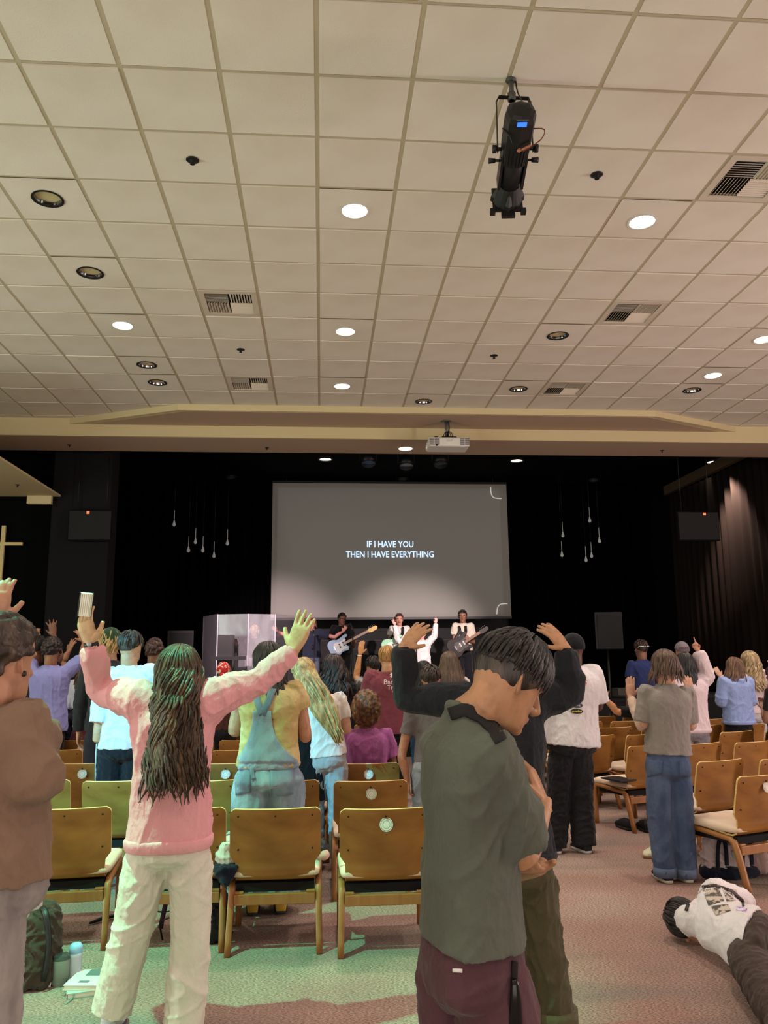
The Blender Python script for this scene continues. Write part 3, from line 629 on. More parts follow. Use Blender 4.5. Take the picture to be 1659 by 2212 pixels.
# ---- stage steps at right
p = P(1335, 1487, 14.6); p2 = P(1385, 1487, 14.6)
q = MB()
for k in range(3): q.box((p.x, 14.6-.32*k, STG), (p2.x+.4, 14.92-.32*k, p.z-.0-.12*k if p.z-.12*k > STG+.03 else STG+.03))
tag(q.build('stage_step_unit', newmat('grey_steps', (96, 90, 84), .8), smooth=False), 'grey step unit at the right side of the stage behind the crowd', 'steps')
# ---- drum shield of clear panels
YD = 15.35
e = empty('drum_shield', P(533, 1480, YD), 'folding clear acrylic drum shield around the drummer', 'shield'); e['_b'] = tuple(e.location)
PAN = newmat('shield_acrylic', (190, 190, 198), .24, metal=.35, alpha=.22, bump=(.45, .3, .25)); EDGE = newmat('acrylic_edge', (226, 216, 232), .3, emit=((210, 200, 220), .12))
zb = STG+.3
pts = [(440, YD+.9), (471, YD), (537, YD-.12), (595, YD+.1), (640, YD+.9)]
PW = [P(x, 1326, y) for x, y in pts]
for i in range(4):
    a, b = PW[i], PW[i+1]; zt = min(a.z, b.z)
    q = MB(); t = (b-a); t.z = 0; n_ = Vector((-t.y, t.x, 0)).normalized()*.005
    V = [Vector((a.x, a.y, zb)), Vector((b.x, b.y, zb)), Vector((b.x, b.y, zt)), Vector((a.x, a.y, zt))]
    q.add([v-n_ for v in V]+[v+n_ for v in V], [(0, 1, 2, 3), (7, 6, 5, 4), (0, 4, 5, 1), (1, 5, 6, 2), (2, 6, 7, 3), (3, 7, 4, 0)])
    q.build('clear_panel', PAN, e, smooth=False)
for p in PW[1:4]:
    q = MB(); q.cyl((p.x, p.y-.012, zb), (p.x, p.y-.012, PW[2].z), .011, n=6); q.build('hinge_edge', EDGE, e)
for p in PW:
    q = MB(); q.box((p.x-.05, p.y-.1, STG), (p.x+.05, p.y+.1, zb)); q.build('foot_block', BLACKM, e, smooth=False)
# ---- drum kit parts glimpsed behind the shield, and black keyboard shell
p = P(540, 1455, 15.9)
e = empty('drum_kit', (p.x, 15.9, STG), 'drum kit behind the clear shield, mostly dark', 'drums'); e['_b'] = tuple(e.location)
q = MB(); q.cyl((p.x, 15.6, STG+.3), (p.x, 16.0, STG+.3), .28, n=20); q.build('bass_drum', newmat('drum_black', (30, 28, 32), .3), e)
q = MB(); q.cyl((p.x+.12, 15.75, STG+.62), (p.x+.12, 15.75, STG+.76), .16, n=18); q.cyl((p.x+.12, 15.75, STG), (p.x+.12, 15.75, STG+.62), .015); q.build('snare_drum', newmat('drum_white', (196, 190, 200), .35), e)
q = MB(); q.cyl((p.x-.4, 15.8, STG+1.0), (p.x-.4, 15.8, STG+1.01), .22, .02, n=18); q.cyl((p.x-.4, 15.8, STG), (p.x-.4, 15.8, STG+1.0), .01); q.build('cymbal', newmat('brass', (150, 130, 70), .3, metal=.9), e)
a = P(486, 1362, 15.0)
q = MB(); b = P(503, 1400, 14.9); q.box((P(472, 1400, 14.9).x, 14.75, STG), (P(504, 1400, 14.9).x, 15.1, P(486, 1372, 14.9).z)); q.box((P(462, 1420, 14.8).x, 14.4, P(480, 1426, 14.6).z), (P(532, 1420, 14.8).x, 14.75, P(480, 1418, 14.6).z))
tag(q.build('upright_keyboard', newmat('piano_black', (18, 18, 20), .3), smooth=False), 'black keyboard case in front of the drum shield at left', 'keyboard')
def mic_stand(px, pyt, Y, lab, boom=None):
    t = P(px, pyt, Y); e = empty('microphone_stand', (t.x, Y, STG), lab, 'stand'); e['_b'] = tuple(e.location); z = t.z
    q = MB(); q.cyl((t.x, Y, STG+.02), (t.x+(boom or 0)*.2, Y, z-.12), .011, n=8); q.cyl((t.x, Y, STG+.9), (t.x, Y, STG+1.0), .018, n=8); q.build('pole', BLKMET, e)
    q = MB(); q.cyl((t.x, Y, STG), (t.x, Y, STG+.02), .15, .13, n=18); q.build('base', BLKMET, e)
    q = MB(); q.cyl((t.x+(boom or 0)*.2, Y, z-.13), (t.x, Y+.02, z-.01), .014, .018, n=8); q.ball((t.x, Y+.03, z+.01), .028); q.build('microphone', newmat('mic_grey', (62, 62, 66), .4, metal=.6), e)
mic_stand(676, 1364, 15.25, 'microphone stand in front of the singer in navy', .2)
mic_stand(756, 1350, 15.2, 'microphone stand at the bass player\'s mouth', .3)
mic_stand(897, 1372, 15.0, 'microphone stand in front of the singer in white', .1)

# ================================================================ CHAIRS
def chair_shell():
    # side profile (y, z) of the one-piece plywood shell, from the top of the back down, round the bend, to the seat front
    prof = [(-.300, .825), (-.290, .78), (-.272, .70), (-.256, .62), (-.243, .545), (-.236, .50), (-.232, .46), (-.222, .425), (-.200, .398), (-.165, .385), (-.12, .386), (-.02, .395), (.08, .402), (.16, .402), (.2, .395)]
    wid = [.233, .233, .233, .233, .233, .205, .203, .203, .203, .203, .203, .203, .203, .2, .18]
    # refine top rounding and notch
    P2 = []
    for i in range(len(prof)-1):
        for k in range(3):
            t = k/3; P2.append((prof[i][0]*(1-t)+prof[i+1][0]*t, prof[i][1]*(1-t)+prof[i+1][1]*t, wid[i]*(1-t)+wid[i+1]*t))
    P2.append((*prof[-1], wid[-1]))
    for i in range(2):
        P2[i] = (P2[i][0], P2[i][1], (.208, .228)[i])
    nx = 8; V = []; n = len(P2)
    for lay in (0, 1):
        for i, (y, z, w_) in enumerate(P2):
            a = P2[max(i-1, 0)]; b = P2[min(i+1, n-1)]; ty, tz = b[0]-a[0], b[1]-a[1]; l = math.hypot(ty, tz); ny, nz = -tz/l, ty/l   # normal toward sitter/top
            for j in range(nx+1):
                u = -1+2*j/nx; cur = .018*u*u*(1 if z > .45 else max(0, (z-.38)/.07))
                o_ = lay*.013+cur; V.append((u*w_, y+ny*o_, z+nz*o_))
    F = []; M = []; W = nx+1; off = n*W
    for i in range(n-1):
        for j in range(nx):
            a = i*W+j; F += [(a, a+1, a+W+1, a+W), (off+a, off+a+W, off+a+W+1, off+a+1)]; M += [0, 0]
        for j in (0, nx):
            a = i*W+j; F.append((a, a+W, off+a+W, off+a) if j == 0 else (a+W, a, off+a, off+a+W)); M.append(1)
    for j in range(nx):
        F.append((j, off+j, off+j+1, j+1)); M.append(1); a = (n-1)*W+j; F.append((a, a+1, off+a+1, off+a)); M.append(1)
    q = MB(); q.V = V; q.F = F; q.M = M; return q
def make_chair():
    e = empty('wooden_chair', (0, 0, 0), 'x', 'chair'); e['_b'] = (0, 0, 0)
    o = chair_shell().build('plywood_shell', [WOOD, WOODE], e)
    m = o.modifiers.new('e', 'EDGE_SPLIT'); m.split_angle = math.radians(50)
    q = MB(); q.rings([(Vector((0, y, z)), Vector((w_, 0, 0)), Vector((0, .0, h_))) for y, z, w_, h_ in ((-.215, .435, .19, .008), (-.2, .436, .222, .026), (-.1, .436, .232, .034), (.1, .442, .236, .036), (.22, .436, .236, .034), (.262, .425, .225, .024), (.27, .42, .2, .006))], 20, e=5, sub=1)
    q.build('seat_cushion', CUSH, e)
    for s_ in (-1, 1):
        x = s_*.222
        q = MB(); q.limb([(x, .235, 0), (x, .232, .30), (x, .215, .375), (x, .17, .395), (x, -.12, .372), (x, -.17, .36), (x, -.205, .31), (x*1.03, -.29, 0)], [(.017, .02)]*2+[(.017, .018)]*4+[(.017, .022)]*1+[(.016, .017)], side=(1, 0, 0), n=8, e=5, sub=2)
        q.build('bent_leg_frame', WOODL, e)
    q = MB(); q.box((-.205, -.235, .262), (.205, -.205, .325)); q.box((-.205, -.23, .325), (-.16, -.205, .34)); q.box((.16, -.23, .325), (.205, -.205, .34)); q.build('rear_crossbar', WOODL, e, smooth=False, bevel=.004)
    q = MB(); q.box((-.205, .20, .30), (.205, .222, .36)); q.build('front_crossbar', WOODL, e, smooth=False)
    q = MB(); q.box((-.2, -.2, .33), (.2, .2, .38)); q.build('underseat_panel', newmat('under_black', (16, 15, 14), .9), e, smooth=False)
    sc = newmat('screw_dark', (40, 26, 14), .4, metal=.5); q = None
    for x, z in ((-.19, .785), (0, .785), (.19, .785), (-.19, .585), (.19, .585)):
        y = -.292+(.785-z)*.19+.0+.018*(x/.233)**2
        if q is None: q = MB(); q.cyl((0, -.004, 0), (0, .008, 0), .0052, n=8); o = q.build('screw', sc, e, base=(0, 0, 0)); sm_ = o.data
        else: o = bpy.data.objects.new('screw', sm_); COL.objects.link(o); o.parent = e
        o.location = (x, y, z)
    SCM = Matrix.Diagonal((1.11, 1.03, .933, 1))
    done = set()
    for c_ in e.children:
        if c_.name.startswith('screw'): c_.location = SCM@c_.location
        elif c_.data.name not in done: c_.data.transform(SCM); done.add(c_.data.name)
    return e
def make_sticker(e):
    q = MB(); q.cyl((0, -.0, 0), (0, .001, 0), .038, n=28); o = q.build('round_sticker', newmat('sticker_white', (214, 208, 196), .6), e, base=(0, 0, 0), smooth=False); o.location = (.003, -.3035, .688); o.rotation_euler.x = -.2
    q = MB(); R_ = [(Vector((0, y, 0)), Vector((r, 0, 0)), Vector((0, 0, r))) for r, y in ((.034, -.0004), (.0325, -.0012), (.031, -.0004))]; q.rings(R_, 28, close=False)
    R_ = [(Vector((0, y, 0)), Vector((r, 0, 0)), Vector((0, 0, r))) for r, y in ((.0215, -.0004), (.0205, -.001), (.0195, -.0004))]; q.rings(R_, 28, close=False)
    k = q.build('printed_ring', newmat('sticker_print', (120, 118, 112), .7), o, base=(0, 0, 0)); return o
proto = make_chair(); proto_st = make_sticker(proto); used = [False]; chairs = []
def put_chair(x, y, rz, sticker, lab, grp):
    if not used[0]: used[0] = True; r = proto; ch0 = list(proto.children)
    else:
        r = proto.copy(); COL.objects.link(r)
        for ch in PCH:
            c_ = ch.copy(); COL.objects.link(c_); c_.parent = r
        if sticker:
            c_ = proto_st.copy(); COL.objects.link(c_); c_.parent = r
            k = proto_st.children[0].copy(); COL.objects.link(k); k.parent = c_
    r.location = (x, y, 0); r.rotation_euler.z = rz; tag(r, lab, 'chair', grp); chairs.append(r); return r
PCH = [c for c in proto.children if c != proto_st]
def rowdef(px_list, py, lab): pass
ROWS = [ # (pixel y of the back top, [(pixel x of the centre, sticker, rz deg, label)])
 (1748, [(833, 1, 0, 'nearest wooden chair with a round white sticker, left of the man in grey-green shirt'), (140, 0, 5, 'nearest wooden chair at left beside the brown jacket, cream seat showing'), (389, 0, 0, 'wooden chair behind the woman in pink, in the nearest row'), (595, 0, 0, 'wooden chair in the nearest row, right of the pink woman, no sticker'), (-75, 0, 0, 'wooden chair at the left edge hidden by the brown jacket')]),
 (1688, [(801, 1, 0, 'second row wooden chair with round sticker, straight behind the nearest stickered one'), (70, 0, 3, 'second row wooden chair at left, behind the brown sleeve'), (256, 0, 0, 'second row wooden chair left of the pink sweatshirt'), (432, 0, 0, 'second row wooden chair mostly behind the pink woman'), (610, 0, 0, 'second row wooden chair in front of the woman in overalls')]),
 (1650, [(795, 1, 0, 'third row wooden chair with sticker, seat of the woman in purple'), (20, 0, 0, 'third row wooden chair at the left edge'), (178, 1, 0, 'third row wooden chair with sticker left of the black shorts'), (333, 0, 0, 'third row wooden chair hidden behind the pink sweatshirt'), (487, 1, 0, 'third row wooden chair with sticker between pink sweatshirt and overalls'), (641, 0, 0, 'third row wooden chair right of the overalls')]),
 (1621, [(-15, 0, 0, 'fourth row wooden chair at the left edge'), (118, 1, 0, 'fourth row wooden chair left, beside the brown sleeve'), (251, 0, 0, 'fourth row wooden chair behind the man in the pale blue shirt'), (384, 0, 0, 'fourth row wooden chair behind the pink woman\'s hair'), (517, 0, 0, 'fourth row wooden chair beside the overalls\' left hip'), (650, 0, 0, 'fourth row wooden chair behind the black dress'), (778, 0, 0, 'fourth row wooden chair just beyond the woman in purple')]),
 (1600, [(62, 0, 0, 'fifth row wooden chair by the bowed person in maroon'), (175, 1, 0, 'fifth row wooden chair with a sticker, beside the pale blue shirt'), (409, 0, 0, 'fifth row wooden chair behind the pink sleeve'), (526, 0, 0, 'fifth row wooden chair behind the overalls'), (643, 0, 0, 'fifth row wooden chair behind the long blonde hair'), (755, 1, 0, 'fifth row wooden chair behind the afro hair')]),
 (1581, [(160, 0, 0, 'sixth row reddish wooden chair near the blue shirt'), (420, 0, 0, 'sixth row wooden chair hidden behind the pink arm'), (524, 0, 0, 'sixth row wooden chair behind the woman in overalls'), (735, 1, 0, 'sixth row wooden chair with a sticker behind the afro hair'), (632, 0, 0, 'sixth row wooden chair behind the blonde woman')]),
 (1566, [(150, 0, 0, 'seventh row wooden chair near the blue shirt hem'), (715, 0, 0, 'seventh row wooden chair near the maroon shirt'), (808, 0, 0, 'seventh row wooden chair under the maroon shirt')]),
]
for k, (py, L_) in enumerate(ROWS):
    for i, (px, st, rz, lab) in enumerate(L_):
        p = G(px, py, .77); rz_ = math.radians(rz)
        put_chair(p.x-.30*math.sin(rz_), p.y+.30*math.cos(rz_), rz_, st, lab, 'wooden chairs of the left block')
RW = [G(x_, y_, .77).y for x_, y_ in ((1645, 1675), (1545, 1644), (1385, 1611), (1300, 1590), (1310, 1573), (1310, 1560), (1310, 1549))]
RL = [['nearest wooden chair of the right block, behind the lying person, cream seat showing', 'wooden chair at the right edge, nearest right row'],
      ['wooden chair right of the woman in the grey top, second right row', 'wooden chair second from the aisle in the second right row, cut by the edge', 'wooden chair third from the aisle in the second right row'],
      ['aisle wooden chair left of the grey top, its seat and legs in full view', 'wooden chair right of the grey top, third right row', 'wooden chair under the light blue hoodie, third right row', 'wooden chair at the right edge, third right row'],
      ['wooden chair with round sticker just right of the white T-shirt', 'wooden chair between the stickered one and the grey top', 'fourth right row wooden chair by the pink sweatshirt hem', 'fourth right row wooden chair in front of the blue hoodie', 'fourth right row wooden chair at the right edge'],
      ['fifth right row wooden chair at the aisle', 'fifth right row wooden chair left of the grey top', 'fifth right row wooden chair behind the grey top', 'fifth right row wooden chair between pink top and hoodie', 'fifth right row wooden chair behind the hoodie'],
      ['sixth right row wooden chair at the aisle', 'sixth right row wooden chair under the bare forearm', 'sixth right row wooden chair behind the grey top', 'sixth right row wooden chair between pink top and hoodie', 'sixth right row wooden chair behind the hoodie'],
      ['farthest right row wooden chair at the aisle', 'farthest right row wooden chair under the bare forearm', 'farthest right row wooden chair behind the grey top', 'farthest right row wooden chair left of the hoodie', 'farthest right row wooden chair behind the hoodie']]
for k, (y, L_) in enumerate(zip(RW, RL)):
    for i, lab in enumerate(L_):
        a = math.radians(21 if k < 4 else 14); x = 3.24+.60*i*math.cos(a)+(-.10, 0, -.10, -.26, -.28, -.34, -.4)[k]; yy = y+.53*i*math.sin(a)*.35
        put_chair(x-.30*math.sin(a), yy+.30*math.cos(a), a, (k == 3 and i == 0) or (k == 0 and i == 0), lab, 'wooden chairs of the right block')

# ================================================================ GUITARS OF THE BAND
def guitar(name, px, py, Y, ang, L, cb, cp_, lab, neckc=(120, 78, 46), headc=(206, 170, 110), hollow=False, sh=((0, 0), (0, 0))):
    c = P(px, py, Y); e = empty(name, c, lab, 'guitar', 'guitars of the band'); e['_b'] = tuple(c)
    M = Matrix.Translation(c)@Matrix.Rotation(math.pi/2, 4, 'X')@Matrix.Rotation(ang, 4, 'Z')       # local x along the neck, z towards the hall
    ol = [(-.24, .0), (-.235, .10), (-.17, .165), (-.08, .155), (-.02, .125), (.06, .135), (.15, .155), (.20, .135), (.19, .105), (.12, .075), (.10, .0), (.115, -.07), (.16, -.10), (.15, -.135), (.08, -.145), (-.02, -.13), (-.10, -.165), (-.19, -.15), (-.235, -.08)]
    P_ = []
    for i in range(len(ol)):
        a, b, c2, d = [np.array(ol[(i+k) % len(ol)]) for k in (-1, 0, 1, 2)]
        for t in (0, .33, .66): P_.append(tuple(.5*((2*b)+(-a+c2)*t+(2*a-5*b+4*c2-d)*t*t+(-a+3*b-3*c2+d)*t**3)))
    k = 1.12 if hollow else 1
    q = MB(); q.prism([(x*k, y*k) for x, y in P_], -.02, .02, M); q.build('body', newmat('guitar_paint', cb, .2, spec=.6), e, smooth=False, bevel=.006)
    q = MB(); q.prism([(x*.62+.01, y*.62-.015) for x, y in P_[::2]], .0205, .024, M); q.build('pickguard', newmat('pickguard', cp_, .35), e, smooth=False)
    q = MB(); q.box((.09, -.026, .012), (.09+L, .026, .034), M); q.build('neck', newmat('guitar_neck', neckc, .4), e, smooth=False)
    q = MB(); q.prism([(.09+L, -.028), (.14+L, -.05), (.26+L, -.045), (.29+L, -.01), (.27+L, .03), (.12+L, .035), (.09+L, .028)], .0, .02, M); q.build('headstock', newmat('headstock', headc, .4), e, smooth=False)
    q = MB()
    for i in range(4): q.cyl(M@Vector((.14+L+.035*i, .045, .01)), M@Vector((.14+L+.035*i, .07, .01)), .009, n=6)
    q.build('tuning_peg', CHROME, e)
    for x in (-.02, .06):
        q = MB(); q.box((x-.014, -.04, .024), (x+.014, .04, .03), M); q.build('pickup', newmat('pickup', (40, 40, 42) if not hollow else (190, 190, 186), .4), e, smooth=False)
    q = MB(); q.box((-.14, -.04, .024), (-.115, .04, .032), M); q.build('bridge', CHROME, e, smooth=False)
    q = MB()
    for i in range(4): y = -.015+.01*i; q.box((-.12, y-.001, .035), (.1+L, y+.001, .037), M)
    o = q.build('strings', CHROME, e, smooth=False); o['kind'] = 'stuff'
    q = MB(); q.limb([M@Vector((-.20, .06, -.02)), P(*sh[0], Y+.10)+Vector((0, 0, -.12)), P(*sh[0], Y+.16)], [(.025, .004)]*3, side=(1, 0, 0), n=6); q.limb([P(*sh[1], Y+.16), P(*sh[1], Y+.10)+Vector((0, 0, -.12)), M@Vector((.15, .10, -.02))], [(.025, .004)]*3, side=(1, 0, 0), n=6); q.build('strap', BLKMET, e)
guitar('bass_guitar', 736, 1394, 15.62, .47, .50, (150, 176, 208), (222, 224, 226), 'pale blue bass guitar with white pickguard held by the player in black', sh=((730, 1354), (746, 1354)))
guitar('electric_guitar', 852, 1394, 15.6, .35, .36, (150, 204, 170), (220, 222, 214), 'mint green electric guitar held by the moustached guitarist', sh=((853, 1354), (870, 1354)))
guitar('hollow_body_guitar', 996, 1392, 15.5, .55, .34, (34, 30, 34), (60, 56, 56), 'dark hollow-body guitar held by the rightmost guitarist', hollow=True, headc=(40, 34, 34), sh=((992, 1352), (1006, 1352)))
# ================================================================ PEOPLE
def Vv(*a): return Vector(a)
def toP(t, Y):          # (px, py, dy) -> world
    return P(t[0], t[1], Y+(t[2] if len(t) > 2 else 0))
def head_mesh(mb, O, r, f, u, h, face=True):
    # O: chin-level point on the neck axis; r right, f forward, u up; h: chin-to-crown height
    sl = [(-.02, .22, -.10, .11), (.03, .35, -.14, .17), (.10, .385, -.24, .215), (.20, .372, -.33, .26), (.30, .362, -.39, .285), (.42, .35, -.43, .315), (.50, .345, -.455, .325), (.60, .372, -.465, .338), (.72, .368, -.46, .338), (.84, .32, -.42, .305), (.93, .22, -.33, .24), (.98, .11, -.22, .14), (1.0, .02, -.12, .05)]
    mb.rings([(O+u*(z*h)+f*((a+b)/2*h), r*(w_*h), f*((a-b)/2*h)) for z, a, b, w_ in sl], 20, e=2.15, sub=2)
    def pt(x, y, z): return O+r*(x*h)+f*(y*h)+u*(z*h)
    if face:
        mb.limb([pt(0, .35, .56), pt(0, .40, .46), pt(0, .445, .37), pt(0, .40, .315)], [.02*h, .04*h, .062*h, .04*h], side=r, n=10)
        for s_ in (-1, 1): mb.ball(pt(s_*.055, .385, .345), .042*h, 8, 6); mb.limb([pt(s_*.06, .352, .60), pt(s_*.16, .335, .615), pt(s_*.26, .25, .59)], [.03*h, .034*h, .02*h], n=8)
        mb.ell(pt(0, .375, .235), r*(.095*h), f*(.032*h), u*(.022*h), 12, 6); mb.ell(pt(0, .37, .19), r*(.085*h), f*(.036*h), u*(.024*h), 12, 6); mb.ball(pt(0, .335, .075), .075*h, 10, 7)
    for s_ in (-1, 1):
        c = pt(s_*.345, -.03, .44); o_ = (r*s_*.5-f*.86).normalized(); t_ = u.cross(o_)
        mb.ell(c, (r*s_*.45-f*.4)*(.075*h), (r*s_*.8+f*.3)*(.022*h), (u*.98-f*.2)*(.135*h), 12, 8)
def hand(mb, W, d, n, left, s=1.0, curl=.25, spread=.22, point=False, fist=False):
    d = d.normalized(); n = (n-d*n.dot(d)).normalized(); t = n.cross(d) if left else d.cross(n)
    mb.rings([(W+d*(a*s), t*(b*s), n*(c*s)) for a, b, c in ((-.03, .024, .019), (.0, .025, .018), (.03, .034, .017), (.065, .040, .015), (.092, .039, .012), (.10, .034, .008))], 14, e=2.6, sub=1)
    for i, (off, L, r) in enumerate(((.029, .074, .0092), (.0095, .082, .0095), (-.0105, .076, .009), (-.029, .060, .0082))):
        cu = curl*(1+.12*i)
        if fist: cu = 1.15
        if point: cu = .03 if i == 0 else 1.2
        a = spread*(off/.03); dd = (d*math.cos(a)+t*math.sin(a)).normalized(); p = W+d*(.088*s)+t*(off*s); pts = [p-dd*.012*s, p]; ang = 0
        for f_ in (.46, .31, .23):
            ang += cu; q_ = dd*math.cos(ang)+n*math.sin(ang); p = p+q_*(L*f_*s); pts.append(p)
        mb.limb(pts, [r*s, r*s, r*.98*s, r*.9*s, r*.7*s], side=t, n=8, sub=1)
    b0 = W+d*(.018*s)+t*(.024*s); k = (t*.72+d*.66+n*.22).normalized()
    if fist or point: k2 = (d*.5-t*.6+n*.7).normalized(); k = (t*.3+d*.7+n*.6).normalized()
    else: k2 = (k+d*.45+n*.1).normalized()
    mb.limb([W+d*.004*s+t*(.008*s), b0, b0+k*(.042*s), b0+k*(.042*s)+k2*(.034*s)], [.014*s, .0155*s, .0115*s, .0085*s], n=9, sub=1)
EYEW = newmat('eye_white', (216, 210, 204), .2); IRIS = newmat('iris', (34, 22, 16), .2)
def dome(mb, O, r, f, u, h, k=1.06, front=.80, nape=.30, drop=0, puff=0):
    # hair / cap shell over the cranium
    nn, mm = 40, 24; c = O+u*(.60*h)-f*(.045*h); R = []
    V = []
    for i in range(mm+1):
        th = math.pi*i/mm
        for j in range(nn):
            a = 2*math.pi*j/nn; x = math.sin(a)*math.sin(th); y = math.cos(a)*math.sin(th); z = math.cos(th)
            rx, ry, rz = .345*h*k, .425*h*k, .415*h*(k+puff*max(0, z))
            zline = nape+(front-nape)*(max(-1, min(1, y*1.15))*.5+.5)**(1.1)
            zz = .60+z*.415*k
            s_ = 1.0
            if zz < zline: z = (zline-.60-drop)/(.415*k) if False else z; s_ = .72
            V.append(c+r*(x*rx*s_)+f*(y*ry*s_)+u*(z*rz*s_))
    F = [(i*nn+j, i*nn+(j+1) % nn, (i+1)*nn+(j+1) % nn, (i+1)*nn+j) for i in range(mm) for j in range(nn)]
    mb.add(V, F)
def locks(mb, O, r, f, u, h, n, L, az=(-180, 180), th=(5, 95), rad=.008, wav=.006, curl=0, seed=1, out=1.07, hang=True, spread=1.0, back=.0, taper=.5, part=None, jit=.15, lift=0):
    # strands that follow the cranium from the crown and then hang
    rr = random.Random(seed); c = O+u*(.60*h)-f*(.045*h); dn = Vector((0, 0, -1)); pts_n = max(5, int(L/.035))
    for k in range(n):
        a = math.radians(az[0]+(az[1]-az[0])*(k+rr.random())/n); t0 = math.radians(th[0]+(th[1]-th[0])*rr.random()**.8)
        pts = []; Lk = L*(1-jit*rr.random()); t_ = t0; p = None; step = Lk/pts_n; ph = a*2.2+t0*2+rr.random()*1.3; am = wav*(.6+.8*rr.random()); fr = (9+6*rr.random()) if curl == 0 else curl
        ll = 0
        oo = out*(1+.05*rr.random())
        for i in range(pts_n+1):
            if t_ < math.radians(98) or not hang:
                q_ = c+r*(math.sin(a)*math.sin(t_)*.345*h*oo)+f*(math.cos(a)*math.sin(t_)*.425*h*oo)+u*(math.cos(t_)*.415*h*oo+lift*math.sin(min(1, i/pts_n)*3.14))
                t_ += step/(.4*h); last = q_; od = (r*(math.sin(a)*spread)+f*math.cos(a)*.6); od.z = 0
            else:
                ll += step; q_ = last+dn*ll+od*(.12*ll)*spread - f*(back*min(1, ll/.15))
            w_ = am*min(1, (i+1)/4); q_ = q_+r*(w_*math.sin(ph+ll*fr*2.2+i*.5*(0 if hang else 1)))+f*(w_*.7*math.cos(ph+ll*fr*2.6))
            pts.append(q_)
        R = [rad*(.75+.5*rr.random())]*(len(pts)); R[0] *= .6; R[-1] *= .18; R[-2] *= taper; 
        if len(R) > 3: R[-3] *= (1+taper)/2
        mb.limb(pts, R, n=5, sub=1, flat=.6)
PN = [0]
def person(label, at, top, face=0, h=None, z0=0, group=None, skinc=(176, 128, 96), hair=None, shirt=None, pants=None, shoes=None, L=None, R=None, Jo=None,
           head=(0, 0, 0), lean=(0, 0), vox=.0075, cv=.010, build=1.0, seat=False, faceon=False, stance=.09, step=0, seed=None, legs=None, hh=None, trunk=None):
    """L / R: the arm at the left / right of the picture."""
    PN[0] += 1; seed = seed or PN[0]
    Y = at[1]; tp = P(at[0], top, Y); H = h or (tp.z-z0)
    if seat: H = h or 1.68
    if z0 == 0 and not legs:
        near = [(abs(tp.x-c_.location.x), c_.location.y, c_.location.x) for c_ in chairs if abs(tp.x-c_.location.x) < (.45 if seat else .50) and abs(Y-c_.location.y) < (.6 if seat else .44)]
        if near:
            near.sort(key=lambda n_: n_[0]+abs(n_[1]-Y)); cy_ = near[0][1]; Y0 = Y
            if seat: Y = cy_-.05
            else: Y = cy_+(.49 if Y > cy_ else -.50)
            tp = P(at[0], top, Y); H = h or (tp.z-z0)
            if seat: tp.x = tp.x*.3+near[0][2]*.7; H = h or 1.68
    ra = math.radians(face); r = Vector((math.cos(ra), math.sin(ra), 0)); f = Vector((-math.sin(ra), math.cos(ra), 0)); u = Vector((0, 0, 1))
    B = Vector((tp.x, Y, z0)); hh = hh or .134*H
    ln = r*lean[0]+f*lean[1]
    if seat: hip = B+u*.52-ln*.3; neck = hip+u*(.30*H)+ln
    else: hip = B+u*(.53*H)-ln*.6; neck = B+u*(.845*H)+ln*.4
    J = {'hip': hip, 'neck': neck}
    for k, v in (Jo or {}).items(): J[k] = toP(v, Y) if not isinstance(v, Vector) else v
    hip, neck = J['hip'], J['neck']
    sp = (neck-hip).normalized(); rS = (r-sp*r.dot(sp)).normalized(); fS = sp.cross(rS)*-1
    if fS.dot(f) < 0 and not trunk: fS = -fS
    if trunk: fS = Vector(trunk).normalized()
    sh = neck-sp*(.028*H); shw = .096*H*build**.5
    S_ = {-1: J.get('sL') or sh-rS*shw, 1: J.get('sR') or sh+rS*shw}
    if (Jo or {}).get('sL') and (Jo or {}).get('sR'): rS = (S_[1]-S_[-1]).normalized()
    base = J.get('base') or Vector((B.x, B.y, z0)); base = Vector(base)
    # head
    yw, pt_, rl = [math.radians(v) for v in head]
    Mh = Matrix.Rotation(ra+yw, 3, 'Z')@Matrix.Rotation(-pt_, 3, 'X')@Matrix.Rotation(rl, 3, 'Y')   # pt_>0 looks down
    hr, hf, hu = Mh@Vector((1, 0, 0)), Mh@Vector((0, 1, 0)), Mh@Vector((0, 0, 1))
    hc = J.get('head')
    if hc is None: O = neck+sp*(.022*H)+hu*(.0)+hf*(.045*hh)
    else: O = hc-hu*(.55*hh)
    body = MB()
    head_mesh(body, O, hr, hf, hu, hh, face=True)
    body.limb([neck-sp*.05, neck+sp*.005, O+hu*(.1*hh)-hf*(.12*hh), O+hu*(.3*hh)-hf*(.12*hh)], [(.042*H/1.7, .042*H/1.7), (.036*H*.98, .037*H), (.034*H, .036*H), (.034*H, .036*H)], side=rS, n=14)
    # torso core
    tk = build
    core = [(0, .088, .062), (.25, .078, .056), (.5, .082, .060), (.75, .094, .066), (.9, .066, .046), (.98, .034, .034)]
    body.rings([(hip+(neck-hip)*t, rS*(a*H*.93*tk), fS*(b*H*.93*tk)) for t, a, b in core], 16, e=2.3, sub=1)
    # arms
    armdata = {}
    sgnL = -1 if math.cos(ra) > -.2 else 1      # which body side stands at the left of the picture
